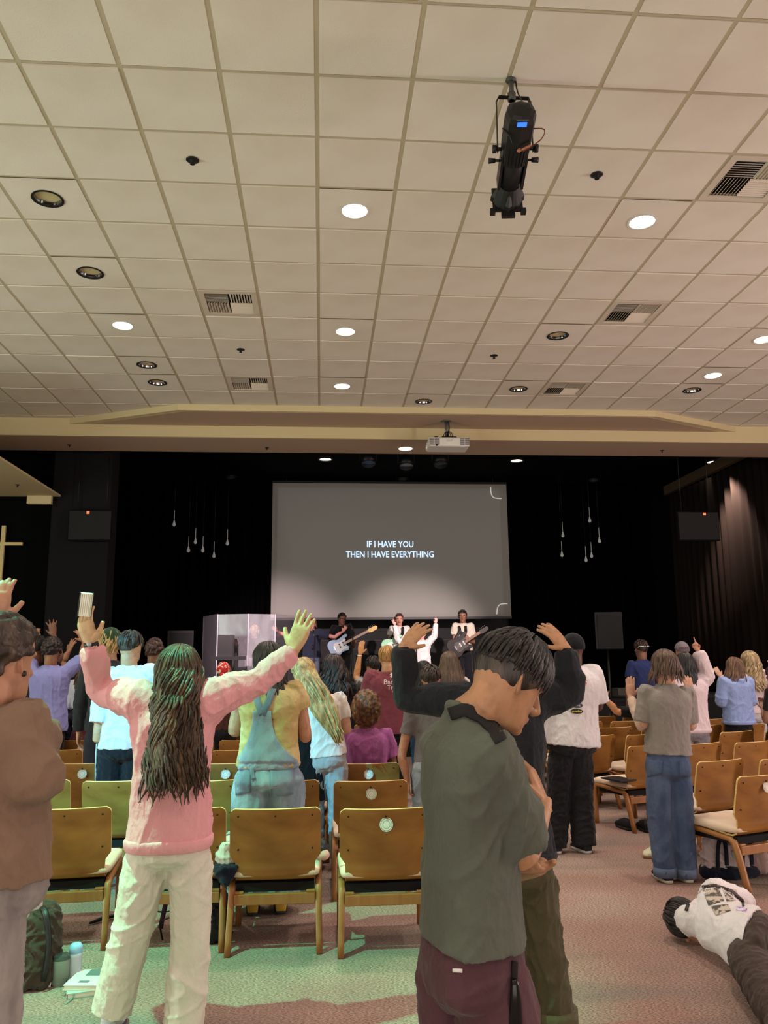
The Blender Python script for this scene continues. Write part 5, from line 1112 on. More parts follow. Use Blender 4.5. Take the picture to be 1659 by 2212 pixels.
# ---- 7 blue shirt man
BS = person('person in a periwinkle blue long shirt with both arms up, near the black column', (113, 8.65), 1382, face=6, skinc=(150, 104, 78), build=.98, cv=.009,
    L=dict(e=(62, 1425, .05), w=(75, 1380, .05), h=(79, 1352, .05), fist=True), R=dict(e=(178, 1424, .05), w=(183, 1385, .1), h=(166, 1352, .1), curl=.3, n=(-.6, .6, 0)),
    shirt=dict(c=(134, 134, 190), name='long_shirt', sleeve='half', hem=-.16, fit=1.15, sw=1.15, amp=.009), pants=dict(c=(28, 28, 32)), shoes=dict(c=(40, 40, 40)), hair=dict(c=(28, 20, 18), style='curly'))
AL = [
 dict(a=('person whose open hand with spread fingers is raised behind the blue shirt at left', (82, 9.6), 1376), face=-8, skinc=(112, 72, 54), L='down', R=dict(e=(128, 1418, 0), w=(116, 1372, 0), h=(109, 1330, 0), n=(0, 1, .1), curl=.03, spread=.42), shirt=dict(c=(40, 38, 40), sleeve='short'), pants=dict(c=(26, 26, 30)), hair=dict(c=(18, 14, 14), style='short')),
 dict(a=('person in black beyond the blue shirt, one forearm raised palm up', (118, 10.5), 1392), face=0, skinc=(158, 112, 88), L='down', R=dict(e=(134, 1430, 0), w=(148, 1408, 0), h=(160, 1378, 0), n=(.5, .8, 0), curl=.2, spread=.3), shirt=dict(c=(30, 30, 32)), pants=dict(c=(26, 26, 30)), hair=dict(c=(20, 16, 16))),
 dict(a=('person with a green knitted cap and curly fair hair behind the pale blue T-shirt', (240, 7.7), 1362), face=4, skinc=(190, 150, 120), hat='g', L='down', R='down', shirt=dict(c=(44, 50, 54), sleeve='long'), pants=dict(c=(40, 44, 56)), hair=dict(c=(150, 124, 78), c2=(196, 170, 112), style='long', len=.20, n=.8, wav=.02)),
 dict(a=('person with short dark brown hair and a grey-beige top, left of the pink woman\'s hair', (334, 8.65), 1384), face=-5, skinc=(128, 92, 70), L='down', R='down', shirt=dict(c=(120, 108, 104)), pants=dict(c=(40, 44, 56)), hair=dict(c=(40, 24, 20), style='curly', cs=.7)),
 dict(a=('person in a pale lavender top, between the blue shirt and the pink sleeve', (190, 9.6), 1420), face=-10, skinc=(180, 140, 116), L='front', R='down', shirt=dict(c=(196, 192, 210), sleeve='long'), pants=dict(c=(60, 66, 84)), hair=dict(c=(62, 44, 34), style='long', len=.45, n=.6)),
 dict(a=('person in a dark jacket with one small fist raised low beside the blue shirt', (178, 10.15), 1494), face=0, seat=True, skinc=(184, 130, 110), L=dict(e=(160, 1552, 0), w=(163, 1532, .05), h=(165, 1515, .05), fist=True), R='lap', shirt=dict(c=(40, 42, 56), name='jacket', sleeve='long'), pants=dict(c=(40, 44, 56)), hair=dict(c=(74, 54, 44), style='long', len=.4, n=.6)),
 dict(a=('seated person bowed forward in a maroon sweatshirt and black cap at left', (140, 9.2), 1545), face=-30, seat=True, lean=(0, .22), head=(0, 60, 0), hat='b', skinc=(150, 108, 84), L='lap', R='lap', shirt=dict(c=(96, 40, 50), name='sweatshirt', sleeve='long'), pants=dict(c=(34, 34, 40)), hair=dict(c=(24, 20, 20))),
 dict(a=('person with a red and white patterned head scarf tied behind', (483, 9.6), 1432), face=0, scarf=1, skinc=(110, 74, 58), L='down', R='down', shirt=dict(c=(70, 44, 36)), pants=dict(c=(30, 30, 36)), hair=None),
 dict(a=('person in white with very long blonde hair falling sideways, right of the overalls', (705, 6.75), 1412), face=-6, Jo={'neck': (692, 1500, 0), 'head': (658, 1450, 0)}, head=(-10, 0, -14), skinc=(196, 150, 124), L='front', R='front', cv=.009, shirt=dict(c=(206, 198, 192), sleeve='short'), pants=dict(c=(150, 148, 150)), blonde=1, hair=None),
 dict(a=('person in a plain black dress behind the woman in overalls', (662, 6.40), 1490), face=0, skinc=(176, 130, 104), L='down', R='down', shirt=dict(c=(16, 16, 18), name='dress', hem=-.5, fit=1.1), pants=dict(c=(18, 18, 20)), hair=dict(c=(30, 22, 20), style='short')),
 dict(a=('person in a black T-shirt with long dark wavy hair, in front of the bass player', (722, 7.6), 1416), face=0, skinc=(140, 94, 74), L='front', R='front', cv=.009, build=1.05, shirt=dict(c=(20, 20, 22)), pants=dict(c=(84, 96, 120)), hair=dict(c=(26, 18, 18), c2=(66, 44, 36), style='long', len=.40, wav=.022, n=1.1, spread=1.5)),
 dict(a=('person in a grey patterned shirt, one arm raised with a white bracelet', (806, 9.5), 1420), face=25, skinc=(192, 138, 92), L=dict(e=(770, 1462, 0), w=(778, 1412, 0), h=(783, 1376, 0), n=(.2, .9, 0), curl=.1, spread=.12), R='down', br=1, shirt=dict(c=(150, 146, 142), var=((84, 84, 88), (9, 9, 9), .45, .5)), pants=dict(c=(60, 60, 66)), hair=dict(c=(20, 16, 16))),
 dict(a=('person in a maroon T-shirt with white lettering on the back and short blond hair', (836, 8.6), 1398), face=-4, skinc=(200, 154, 120), cv=.009, L='front', R='front', shirt=dict(c=(112, 56, 66), fit=1.25, sw=1.3, hem=-.12, slen=.8), pants=dict(c=(20, 20, 22)), letter=1, hair=dict(c=(146, 108, 62), c2=(196, 152, 92), style='short', len=.10, nape=.22)),
 dict(a=('seated person in a purple-pink T-shirt with short curly brown hair', (793, 7.2), 1512), face=0, seat=True, skinc=(112, 70, 50), build=1.12, L='lap', R='lap', cv=.009, shirt=dict(c=(150, 84, 134), sleeve='short', slen=.7), pants=dict(c=(40, 40, 50)), hair=dict(c=(70, 42, 24), c2=(130, 86, 46), style='afro', thick=1.5)),
 dict(a=('person with straight black hair left of the straight brown-haired one', (915, 9.6), 1430), face=0, skinc=(190, 140, 110), L='down', R='down', shirt=dict(c=(206, 204, 208)), pants=dict(c=(50, 54, 66)), hair=dict(c=(18, 14, 16), style='long', len=.36, wav=.003)),
 dict(a=('person with long straight brown hair, above the nearest man\'s shoulder', (970, 8.6), 1410), face=0, skinc=(196, 150, 120), L='down', R='down', cv=.009, shirt=dict(c=(190, 184, 180)), pants=dict(c=(60, 66, 84)), hair=dict(c=(70, 54, 44), c2=(104, 84, 66), style='long', len=.40, wav=.004, spread=1.6, n=1.3)),
 dict(a=('person in light jeans with one bare arm hanging, mostly hidden behind the grey-green shirt', (930, 6.7), 1440), face=-10, skinc=(176, 124, 96), L=dict(e=(868, 1632, 0), w=(880, 1688, 0), h=(885, 1722, 0), n=(.8, 0, 0), curl=.4, spread=.05), R='down', cv=.009, shirt=dict(c=(110, 106, 106)), pants=dict(mat=denim((120, 126, 136), (150, 156, 166)), c=(1, 1, 1), fit=1.2), shoes=dict(c=(190, 186, 180)), hair=dict(c=(40, 30, 26))),
 dict(a=('person in a white T-shirt printed with oval badges, black knitted hat, in the aisle', (1236, 7.0), 1372), face=14, z=0, skinc=(84, 54, 42), build=1.16, hat='k', cv=.009, L='front', R='front', stance=.13, shirt=dict(c=(206, 200, 202), fit=1.16, sw=1.35, slen=.85, hem=-.10), pants=dict(c=(34, 33, 36), name='jeans', fit=1.06, knee=.046, ankle=.048), shoes=dict(c=(34, 34, 38), sole=(214, 210, 206)), badge=1, hair=None, Jo={'hip': (1234, 1594, 0)}, legs=[[(1216, 1612, 0), (1207, 1730, 0), (1198, 1826, 0)], [(1249, 1612, 0), (1256, 1735, -.01), (1262, 1824, -.02)]]),
 dict(a=('person in a grey short-sleeved top over cream sleeves, brown bob, blue jeans with turned-up hems', (1443, 6.05), 1400), face=0, skinc=(206, 156, 132), cv=.009, build=1.02, vox=.006, L=dict(e=(1388, 1566, .0), w=(1362, 1506, .12), h=(1361, 1460, .12), n=(0, 1, 0), curl=.05, spread=.08), R=dict(e=(1490, 1566, .05), w=(1492, 1502, .22), h=(1484, 1462, .22), n=(0, 1, 0), curl=.1, spread=.1), under=(206, 178, 160), shirt=dict(c=(138, 130, 126), name='knit_top', fit=1.05, sw=1.05, slen=.92, hem=.07, amp=.006), pants=dict(c=(1, 1, 1), mat=denim((66, 82, 112), (90, 106, 136)), name='jeans', fit=1.06, knee=.049, ankle=.046), shoes=dict(c=(26, 26, 30), sole=(200, 194, 178)), cuffs=1, Jo={'hip': (1443, 1640, 0), 'neck': (1440, 1482, 0)}, legs=[[(1423, 1650, 0), (1424, 1768, 0), (1437, 1888, -.02)], [(1463, 1650, 0), (1473, 1768, 0), (1481, 1890, -.02)]], hair=dict(c=(66, 46, 36), c2=(110, 84, 66), style='bob', len=.20)),
 dict(a=('person in a blue T-shirt with white-framed sunglasses on the back of the head', (1384, 11), 1384), face=8, skinc=(140, 98, 80), L='down', R='down', glasses=1, shirt=dict(c=(44, 54, 98)), pants=dict(c=(30, 30, 36)), hair=dict(c=(40, 26, 24), style='short')),
 dict(a=('person in black reaching one bare forearm out, hidden behind the grey top', (1425, 9.1), 1470), face=0, seat=True, skinc=(204, 146, 108), L=dict(e=(1335, 1538, 0), w=(1306, 1508, 0), h=(1298, 1478, 0), n=(.6, .7, 0), curl=.2), R='lap', shirt=dict(c=(18, 18, 20), sleeve='short', slen=.95), pants=dict(c=(30, 30, 34)), hair=dict(c=(30, 24, 22))),
 dict(a=('person in a pale pink sweatshirt with black braids pointing one finger upward', (1478, 8.5), 1412), face=2, skinc=(184, 132, 106), build=1.15, cv=.009, L='front', R=dict(e=(1528, 1462, 0), w=(1508, 1406, 0), h=(1484, 1366, 0), point=True, n=(.2, -.9, 0)), shirt=dict(c=(204, 186, 192), name='sweatshirt', sleeve='long', fit=1.15, sw=1.25, rib=True, hem=-.08), pants=dict(c=(130, 126, 138), fit=1.1), hair=dict(c=(16, 14, 16), style='long', len=.44, wav=.006, rad=.011, n=1)),
 dict(a=('person in a grey backwards cap far behind the pink sweatshirt', (1472, 10.9), 1388), face=0, skinc=(180, 134, 110), hat='c', L='down', R='down', shirt=dict(c=(34, 30, 34)), pants=dict(c=(30, 30, 34)), hair=None),
 dict(a=('person in a light blue hooded sweatshirt with brown hair, at right', (1584, 9.4), 1422), face=8, skinc=(196, 150, 124), cv=.009, build=1.05, head=(18, 0, 0), L='front', R='front', shirt=dict(c=(140, 158, 206), name='hoodie', sleeve='long', hood=True, fit=1.18, sw=1.3, hem=-.06, rib=True, amp=.011), pants=dict(c=(26, 26, 30)), hair=dict(c=(88, 62, 48), c2=(136, 104, 82), style='bob', len=.26)),
 dict(a=('person with long curly blonde hair and a pale pink top at the right edge', (1618, 10.6), 1408), face=0, skinc=(204, 160, 136), cv=.009, L=dict(e=(1576, 1478, 0), w=(1556, 1462, .1), h=(1548, 1448, .12), curl=.3), R=dict(e=(1662, 1480, 0), w=(1668, 1440, 0), curl=.3), shirt=dict(c=(206, 188, 192), sleeve='long', fit=1.1, sw=1.2), pants=dict(c=(190, 186, 190)), hair=dict(c=(138, 114, 82), c2=(200, 180, 142), style='long', len=.55, wav=.024, n=1.2)),
 dict(a=('person in dark clothes at the right edge, one bare forearm beside the blue hoodie', (1672, 8.8), 1440), face=30, skinc=(150, 108, 90), L=dict(e=(1655, 1560, 0), w=(1648, 1530, .1), n=(0, 0, 1), curl=.4), R='down', shirt=dict(c=(36, 34, 36)), pants=dict(c=(50, 50, 56)), hair=dict(c=(30, 24, 22))),
]
for d_ in AL:
    (lab, at, top) = d_['a']; kw = {k: v for k, v in d_.items() if k not in ('a', 'hat', 'scarf', 'blonde', 'br', 'letter', 'badge', 'z', 'under', 'cuffs', 'glasses')}
    kw.setdefault('shoes', dict(c=(60, 58, 58))); pr = person(lab, at, top, **kw); root = pr['root']; H = pr['H']; hh = pr['hh']; O, hr, hf, hu = pr['O'], pr['hr'], pr['hf'], pr['hu']
    hat = d_.get('hat')
    if hat == 'g': cap(pr, (38, 66, 46), 'knit_cap', k=1.26)
    if hat == 'b': cap(pr, (20, 20, 22), 'cap', bill=-1)
    if hat == 'k': cap(pr, (22, 22, 25), 'knit_hat', k=1.16, cut=.55); cap(pr, (24, 24, 27), 'hat_fold', k=1.10, cut=.4)
    if hat == 'c': cap(pr, (120, 110, 116), 'cap', bill=-1)
    if d_.get('scarf'):
        q = MB(); dome(q, O, hr, hf, hu, hh, k=1.14, front=.72, nape=.32); c_ = O-hf*(.52*hh)+hu*(.30*hh)
        q.ball(c_, .034, 10, 6)
        for s_ in (-1, 1): q.limb([c_, c_+hr*(s_*.03)-hu*.05-hf*.02, c_+hr*(s_*.045)-hu*.16, c_+hr*(s_*.03)-hu*.24], [(.02, .008), (.03, .01), (.032, .008), (.02, .004)], n=8)
        q.build('head_scarf', newmat('scarf_red_white', (186, 34, 40), .7, var=((214, 200, 180), 26, .52, .56)), root)
    if d_.get('blonde'):
        q = MB(); dome(q, O, hr, hf, hu, hh, k=1.08, front=.8, nape=.2); rr = random.Random(3)
        for k in range(130):
            u_ = rr.random(); a = math.radians(75+200*rr.random()); t0 = math.radians(8+50*rr.random()); c = O+hu*(.60*hh)-hf*(.045*hh); pts = []
            for t_ in (t0, t0+.5, math.radians(92)):
                pts.append(c+hr*(math.sin(a)*math.sin(t_)*.345*hh*1.1)+hf*(math.cos(a)*math.sin(t_)*.425*hh*1.1)+hu*(math.cos(t_)*.415*hh*1.1))
            e_ = P(732+14*(u_-.5), 1606-28*rr.random(), 6.48); m1 = P(650+56*u_, 1490, 6.50); m2 = P(684+46*u_, 1548, 6.46)
            j = Vector((rr.gauss(0, .006), rr.gauss(0, .012), rr.gauss(0, .006))); pts += [m1+j, m2-j, e_+j*1.5]
            q.limb(pts, [.006, .009, .011, .012, .010, .003], n=5, sub=2)
        q.build('hair', hairm((150, 116, 68), (206, 174, 116)), root)
    if d_.get('br'):
        s0, el, wr, hd, _ = pr['arms'][-1]; ax_ = (wr-el).normalized(); q = MB(); q.limb([wr-ax_*.03, wr-ax_*.018], .03, n=14, sub=0); q.build('bracelet', WHITEP, root)
    if d_.get('under'):
        for sd, (s0, el, wr, hd, _) in pr['arms'].items():
            q = MB(); q.limb([s0*.3+el*.7, el, el*.5+wr*.5, wr*.98+el*.02], [.036*H, .033*H, .029*H, .019*H], n=14); q.build('cream_sleeve', cloth(d_['under']), root, vox=.008, sm=1, folds=(.004, 3, 16, (1, 1, 1)))
        po = [c for c in root.children if c.name.startswith('jeans')][0]
        for qd in ([(1397, 1640), (1431, 1644), (1429, 1672), (1398, 1678)], [(1466, 1645), (1494, 1641), (1496, 1677), (1469, 1680)]): onto('back_pocket', po, qd, denim((60, 76, 106), (84, 100, 130)), root, off=.005, n=8, m=8)
    if d_.get('cuffs'):
        for s_ in (-1, 1):
            c_ = pr['legs'][s_][2]; q = MB(); q.limb([c_+Vector((0, 0, -.012)), c_+Vector((0, 0, .05))], .083, n=18, sub=0); q.build('turned_up_hem', denim((96, 112, 140), (116, 130, 156)), root)
    if d_.get('glasses'):
        q = MB(); c_ = O+hu*(.66*hh)-hf*(.50*hh); q.limb([c_-hr*.075+hf*.03, c_-hr*.05, c_, c_+hr*.05, c_+hr*.075+hf*.03], .006, n=6)
        for s_ in (-1, 1): q.limb([c_+hr*(s_*.075)+hf*.03, O+hr*(s_*.088)+hf*.02+hu*(.42*hh)], .005, n=5)
        q.build('sunglasses', WHITEP, root)
    if d_.get('letter'):
        TW = newmat('print_white', (206, 190, 190), .8)
        for s_, px, py, hp in (('Bany', 843, 1478, 15), ('Tre', 846, 1489, 13), ('Co', 851, 1496, 7)): print_on(pr['shirt'], s_, px, py, hp, TW, root)
        onto('printed_star', pr['shirt'], [(841, 1453), (852, 1453), (852, 1464), (841, 1464)], TW, root, n=8, m=8, thick=.001, shape=lambda t: (.5-.5*abs(math.cos(t*7.8))*.9, .5+.5*abs(math.cos(t*7.8))*.9))
    if d_.get('badge'):
        el_ = lambda t: (.5-math.sqrt(max(0, t*(1-t))), .5+math.sqrt(max(0, t*(1-t))))
        for x_, y_, w_, h_, col, tc_, t_ in ((1246, 1523, 13, 6, (66, 72, 78), (180, 184, 186), 'racing'), (1246, 1536, 13.5, 5.4, (34, 32, 20), (206, 196, 80), 'speedies')):
            b_ = onto('oval_badge', pr['shirt'], [(x_-w_, y_-h_), (x_+w_, y_-h_+1), (x_+w_, y_+h_+1), (x_-w_, y_+h_)], newmat('badge', col, .7), root, n=12, m=12, thick=.001, shape=el_)
            print_on(pr['shirt'], t_, x_, y_+2, 6.5, newmat('badge_text', tc_, .8), root, off=.010)
        for t_, x_, y_, hp, tc_ in (('S', 1264, 1479, 15, (196, 70, 112)), ('a', 1259, 1496, 12, (60, 70, 90)), ('o', 1250, 1514, 12, (80, 90, 104))): print_on(pr['shirt'], t_, x_, y_, hp, newmat('print', tc_, .8), root, off=.006, sx=1.3)
# ---- the band on the stage
BD = [
 dict(a=('singer in a navy T-shirt with both arms stretched wide on stage', (674, 15.7), 1337), face=172, skinc=(214, 150, 138), L=dict(e=(620, 1374, 0), w=(598, 1363, .0), h=(586, 1354, 0), n=(0, -1, 0), curl=.05, spread=.3), R=dict(e=(722, 1376, 0), w=(741, 1364, 0), h=(751, 1348, 0), n=(0, -1, 0), curl=.05, spread=.3), shirt=dict(c=(40, 44, 62), fit=1.2, sw=1.4, hem=-.08), pants=dict(c=(1, 1, 1), mat=denim((78, 86, 104), (100, 108, 124)), name='jeans', fit=1.1), hair=dict(c=(80, 54, 38), style='bob', len=.14, n=.6)),
 dict(a=('bass player in black with glasses, looking right, on stage', (738, 16.0), 1326), face=150, build=1.15, skinc=(120, 82, 66), head=(50, 8, 0), L=dict(e=(712, 1392, -.08), w=(718, 1396, -.24), h=(724, 1398, -.26), curl=.3), R=dict(e=(762, 1398, -.05), w=(768, 1386, -.25), h=(766, 1380, -.25), curl=.5), shirt=dict(c=(22, 22, 24), sleeve='short', fit=1.2, sw=1.3), pants=dict(c=(20, 20, 22)), hair=dict(c=(16, 14, 14), style='curly', cs=.8)),
 dict(a=('guitarist in a white T-shirt with a moustache and dark hair on stage', (862, 15.9), 1328), face=180, skinc=(196, 140, 120), L=dict(e=(842, 1382, -.02), w=(850, 1392, -.22), h=(858, 1392, -.24), curl=.4), R=dict(e=(884, 1385, -.05), w=(884, 1400, -.22), h=(882, 1396, -.24), curl=.5), shirt=dict(c=(214, 208, 208), fit=1.15, sw=1.3), pants=dict(c=(30, 30, 34)), moust=1, hair=dict(c=(50, 30, 28), style='curly', cs=.9)),
 dict(a=('singer in a white sweatshirt with both arms raised on stage', (912, 15.5), 1362), face=180, skinc=(226, 168, 156), head=(20, -24, 0), L=dict(e=(860, 1384, -.02), w=(853, 1350, -.0), h=(846, 1334, 0), n=(0, -1, 0), curl=.1), R=dict(e=(938, 1374, 0), w=(942, 1346, 0), h=(942, 1326, 0), n=(0, -1, 0), curl=.05, spread=.4), shirt=dict(c=(224, 218, 222), name='sweatshirt', sleeve='long', fit=1.25, sw=1.35, hem=-.1), pants=dict(c=(200, 196, 200)), hair=dict(c=(60, 40, 34), style='short', len=.09)),
 dict(a=('guitarist in a cream T-shirt with a dark hollow-body guitar, rightmost on stage', (999, 15.8), 1320), face=180, build=.95, skinc=(146, 100, 78), head=(-12, 4, 0), L=dict(e=(981, 1384, -.03), w=(990, 1394, -.22), h=(998, 1396, -.24), curl=.4), R=dict(e=(1022, 1388, -.05), w=(1012, 1380, -.24), h=(1008, 1376, -.24), curl=.5), shirt=dict(c=(206, 196, 184), fit=1.18, sw=1.3, hem=-.02), pants=dict(c=(26, 26, 32)), star=1, hair=dict(c=(22, 18, 20), style='curly', cs=.8, n=1.2)),
 dict(a=('drummer with headphones seated behind the clear shield', (550, 16.35), 1352), face=172, seat=True, skinc=(186, 140, 130), L='lap', R=dict(e=(566, 1412, -.05), w=(560, 1400, -.25), curl=.6), shirt=dict(c=(74, 68, 74), fit=1.1), pants=dict(c=(30, 30, 34)), phones=1, hair=dict(c=(140, 110, 84), style='short', len=.09)),
 dict(a=('keyboard player in white with one dark hand lifted, left of the shield', (520, 16.0), 1388), face=150, seat=True, skinc=(88, 62, 54), L=dict(e=(522, 1410, -.1), w=(512, 1396, -.15), h=(506, 1382, -.15), curl=.1, spread=.3), R='lap', shirt=dict(c=(180, 172, 186)), pants=dict(c=(30, 30, 34)), hair=dict(c=(20, 18, 18))),
]
BP = []
for d_ in BD:
    (lab, at, top) = d_['a']; kw = {k: v for k, v in d_.items() if k not in ('a', 'moust', 'star', 'phones')}
    z_ = STG if not kw.get('seat') else P(at[0], top, at[1]).z-1.28
    kw.setdefault('shoes', dict(c=(40, 40, 42))); pr = person(lab.replace('singer', 'person singing').replace('bass player', 'person playing bass').replace('guitarist', 'person playing guitar').replace('drummer', 'person drumming').replace('keyboard player', 'person at keys'), at, top, z0=z_ if kw.get('seat') else STG, faceon=True, vox=.0085, cv=.011, **kw); BP.append(pr)
    O, hr, hf, hu, hh = pr['O'], pr['hr'], pr['hf'], pr['hu'], pr['hh']
    if d_.get('moust'): q = MB(); q.limb([O+hr*(-.11*hh)+hf*(.37*hh)+hu*(.26*hh), O+hf*(.415*hh)+hu*(.285*hh), O+hr*(.11*hh)+hf*(.37*hh)+hu*(.26*hh)], .026*hh, n=6); q.build('moustache', hairm((40, 26, 22)), pr['root'])
    if d_.get('phones'):
        q = MB(); q.limb([O+hr*(s_*.36*hh)+hu*(.45*hh)*1+hu*(.62*hh*(1-abs(s_))) for s_ in (-1, -.7, 0, .7, 1)], .012, n=6)
        for s_ in (-1, 1): q.cyl(O+hr*(s_*.33*hh)+hu*(.45*hh), O+hr*(s_*.46*hh)+hu*(.45*hh), .045, n=12)
        q.build('headphones', newmat('phones_grey', (150, 150, 160), .4), pr['root'])
    if d_.get('star'):
        p = P(998, 1367, 15.6); q = MB(); q.prism([((.05 if k % 2 == 0 else .022)*math.cos(k*math.pi/5+.3), (.05 if k % 2 == 0 else .022)*math.sin(k*math.pi/5+.3)) for k in range(10)], 0, .01, Matrix.Translation((p.x, 15.8-.16, p.z))@RX); q.build('printed_star', newmat('star_dark', (50, 48, 54), .8), pr['root'], smooth=False)
# seated people have chairs under them on the stage
for pr, lab in ((BP[5], 'black drum stool under the drummer'), (BP[6], 'black stool at the keys left of the shield')):
    b = pr['base']; e = empty('stool', (b.x, b.y, STG), lab, 'stool'); e['_b'] = tuple(e.location); st = pr['hip'].z-.1
    q = MB(); q.cyl((b.x, b.y, st-.06), (b.x, b.y, st), .17, n=18); q.build('seat', BLACKM, e)
    q = MB(); q.cyl((b.x, b.y, STG), (b.x, b.y, st-.05), .03, n=10); q.cyl((b.x, b.y, STG), (b.x, b.y, STG+.02), .2, n=14); q.build('pedestal', BLKMET, e)
# ---- person lying on the carpet at lower right
LY = person('person lying face down on the carpet at lower right, white printed T-shirt and brown trousers', (1560, 4.4), 1950, face=0, h=1.66, skinc=(178, 124, 92), vox=.0055, cv=.008, build=1.0, trunk=(-.15, 0, -1),
    Jo={'hip': G(1622, 2034, .17), 'neck': G(1512, 1962, .19), 'sL': G(1496, 1988, .15), 'sR': G(1552, 1930, .19), 'head': G(1478, 1988, .11), 'base': G(1590, 2010, 0)}, head=(40, 78, 0),
    L=dict(e=G(1474, 1980, .06), w=G(1458, 1966, .045), h=G(1436, 1938, .03), n=(.2, 0, -1), curl=.35, spread=.06), R=dict(e=G(1612, 1952, .05), w=G(1600, 1930, .05), n=(0, 0, -1), curl=.3),
    shirt=dict(c=(212, 204, 206), fit=1.16, sw=1.3, slen=.8, hem=-.02, amp=.010), legs=[[G(1606, 2052, .14), G(1660, 2146, .10), G(1735, 2268, .09)], [G(1668, 2026, .14), G(1765, 2105, .10), G(1860, 2215, .09)]],
    pants=dict(c=(70, 58, 52), fit=1.12, knee=.054, ankle=.05, amp=.010, fs=8), shoes=dict(c=(60, 50, 46), lie=True, dir=Vector((0, -1, 0))), hair=dict(c=(28, 20, 20), style='short', nape=-.35, front=.7, low=120, n=2, len=.16))
rr = random.Random(9)
for pts_ in ([(1482, 1968), (1490, 1940), (1503, 1922)], [(1512, 1916), (1545, 1913), (1580, 1924), (1604, 1945), (1606, 1958)]):
    ribbon('loose_hair', LY['shirt'], pts_, 4+4*rr.random(), hairm((30, 20, 20)), LY['root'], off=.006, thick=.006)
PM = newmat('photo_print', (84, 78, 72), .8, var=((186, 172, 160), 22, .48, .56)); PW_ = newmat('purple_print', (150, 110, 180), .8, var=((215, 200, 220), 30, .45, .55))
for qd, m_ in (([(1517, 1922), (1552, 1917), (1564, 1946), (1530, 1956)], PM), ([(1535, 1957), (1572, 1953), (1579, 1967), (1546, 1978)], PM), ([(1560, 1918), (1590, 1921), (1597, 1944), (1570, 1948)], PM), ([(1590, 1958), (1614, 1962), (1612, 1970), (1590, 1966)], PW_)):
    onto('shirt_print', LY['shirt'], qd, m_, LY['root'], n=8, m=8, thick=.001)

# long labels kept within sixteen words
for o_ in list(COL.objects):
    if 'label' in o_.keys() and len(o_['label'].split()) > 16: print('LONGLABEL', o_.name, '|', o_['label'])
# ================================================================ SMALL THINGS
def thing(name, loc, lab, cat, grp=None):
    e = empty(name, loc, lab, cat, grp); e['_b'] = tuple(loc); return e
FAB_OL = cloth((66, 58, 48)); NAVY = cloth((24, 28, 44)); CREAMC = cloth((196, 184, 176))
# rucksack at the left, with pale things sticking out of it
p = G(56, 2146, 0); p.y += .12; e = thing('rucksack', p, 'dark olive rucksack slumped on the carpet at lower left', 'bag')
q = MB(); q.rings([(p+Vector((dx, dy, z)), Vector((a, 0, 0)), Vector((0, b, 0))) for dx, dy, z, a, b in ((0, 0, .0, .095, .10), (0, 0, .03, .115, .12), (0, 0, .14, .112, .12), (.01, .01, .25, .095, .10), (.015, .02, .34, .075, .08), (.02, .03, .38, .04, .04))], 20, e=2.5, sub=2)
q.build('body', FAB_OL, e, vox=.008, sm=2, folds=(.016, 33, 11, (1, 1, 1)))
q = MB(); q.limb([p+Vector((.02, -.02, .37)), p+Vector((.06, -.07, .34)), p+Vector((.09, -.10, .2)), p+Vector((.08, -.12, .05))], [(.014, .004)]*4, n=6); q.build('shoulder_strap', BLKMET, e)
q = MB(); q.limb([p+Vector((-.05, 0, .30)), p+Vector((-.06, 0, .40)), p+Vector((-.05, .01, .46))], [(.07, .03), (.075, .03), (.05, .02)], n=10); q.build('pale_jacket', CREAMC, e)
# tumbler
p = G(122, 2136, 0); p.y += .05; e = thing('travel_mug', p, 'grey travel mug with a handle on the carpet beside the white notebooks', 'mug')
q = MB(); q.rings([(p+Vector((0, 0, z)), Vector((r, 0, 0)), Vector((0, r, 0))) for z, r in ((0, .034), (.004, .036), (.05, .042), (.12, .044), (.125, .042))], 24); q.build('body', newmat('mug_enamel', (120, 128, 118), .35), e)
q = MB(); q.rings([(p+Vector((0, 0, z)), Vector((r, 0, 0)), Vector((0, r, 0))) for z, r in ((.122, .044), (.138, .044), (.142, .038), (.146, .03))], 24); q.build('lid', newmat('smoke_lid', (60, 66, 66), .15, alpha=.6), e)
q = MB(); q.limb([p+Vector((-.042, 0, .11)), p+Vector((-.072, -.01, .11)), p+Vector((-.078, -.012, .06)), p+Vector((-.066, -.01, .03)), p+Vector((-.038, 0, .032))], .0065, n=8); q.build('handle', newmat('mug_enamel2', (150, 176, 160), .35), e)
# clear cup
p = G(154, 2128, 0); p.y += .05; e = thing('clear_bottle', p, 'clear plastic bottle with a rounded pale blue top behind the travel mug', 'bottle')
q = MB(); q.rings([(p+Vector((0, 0, z)), Vector((r, 0, 0)), Vector((0, r, 0))) for z, r in ((0, .026), (.004, .029), (.12, .032), (.14, .033))], 22); q.build('body', newmat('bottle_plastic', (205, 196, 216), .12, alpha=.65), e)
q = MB(); q.rings([(p+Vector((0, 0, z)), Vector((r, 0, 0)), Vector((0, r, 0))) for z, r in ((.138, .0335), (.165, .033), (.18, .024), (.184, .008))], 22); q.build('cap', newmat('bottle_cap', (150, 190, 226), .3), e)
# phone
p = G(92, 2138, 0); p.y += .03; e = thing('smartphone', p, 'white-cased smartphone leaning against the travel mug', 'phone')
M = TR(p.x, p.y, .07, .35, -.15, .12); q = MB(); q.box((-.036, -.004, -.068), (.036, .004, .068), M); q.build('case', WHITEP, e, smooth=False, bevel=.003)
q = MB(); q.box((-.03, -.006, .035), (-.008, -.004, .062), M); q.build('camera_bump', newmat('bump_pink', (206, 190, 186), .4), e, smooth=False)
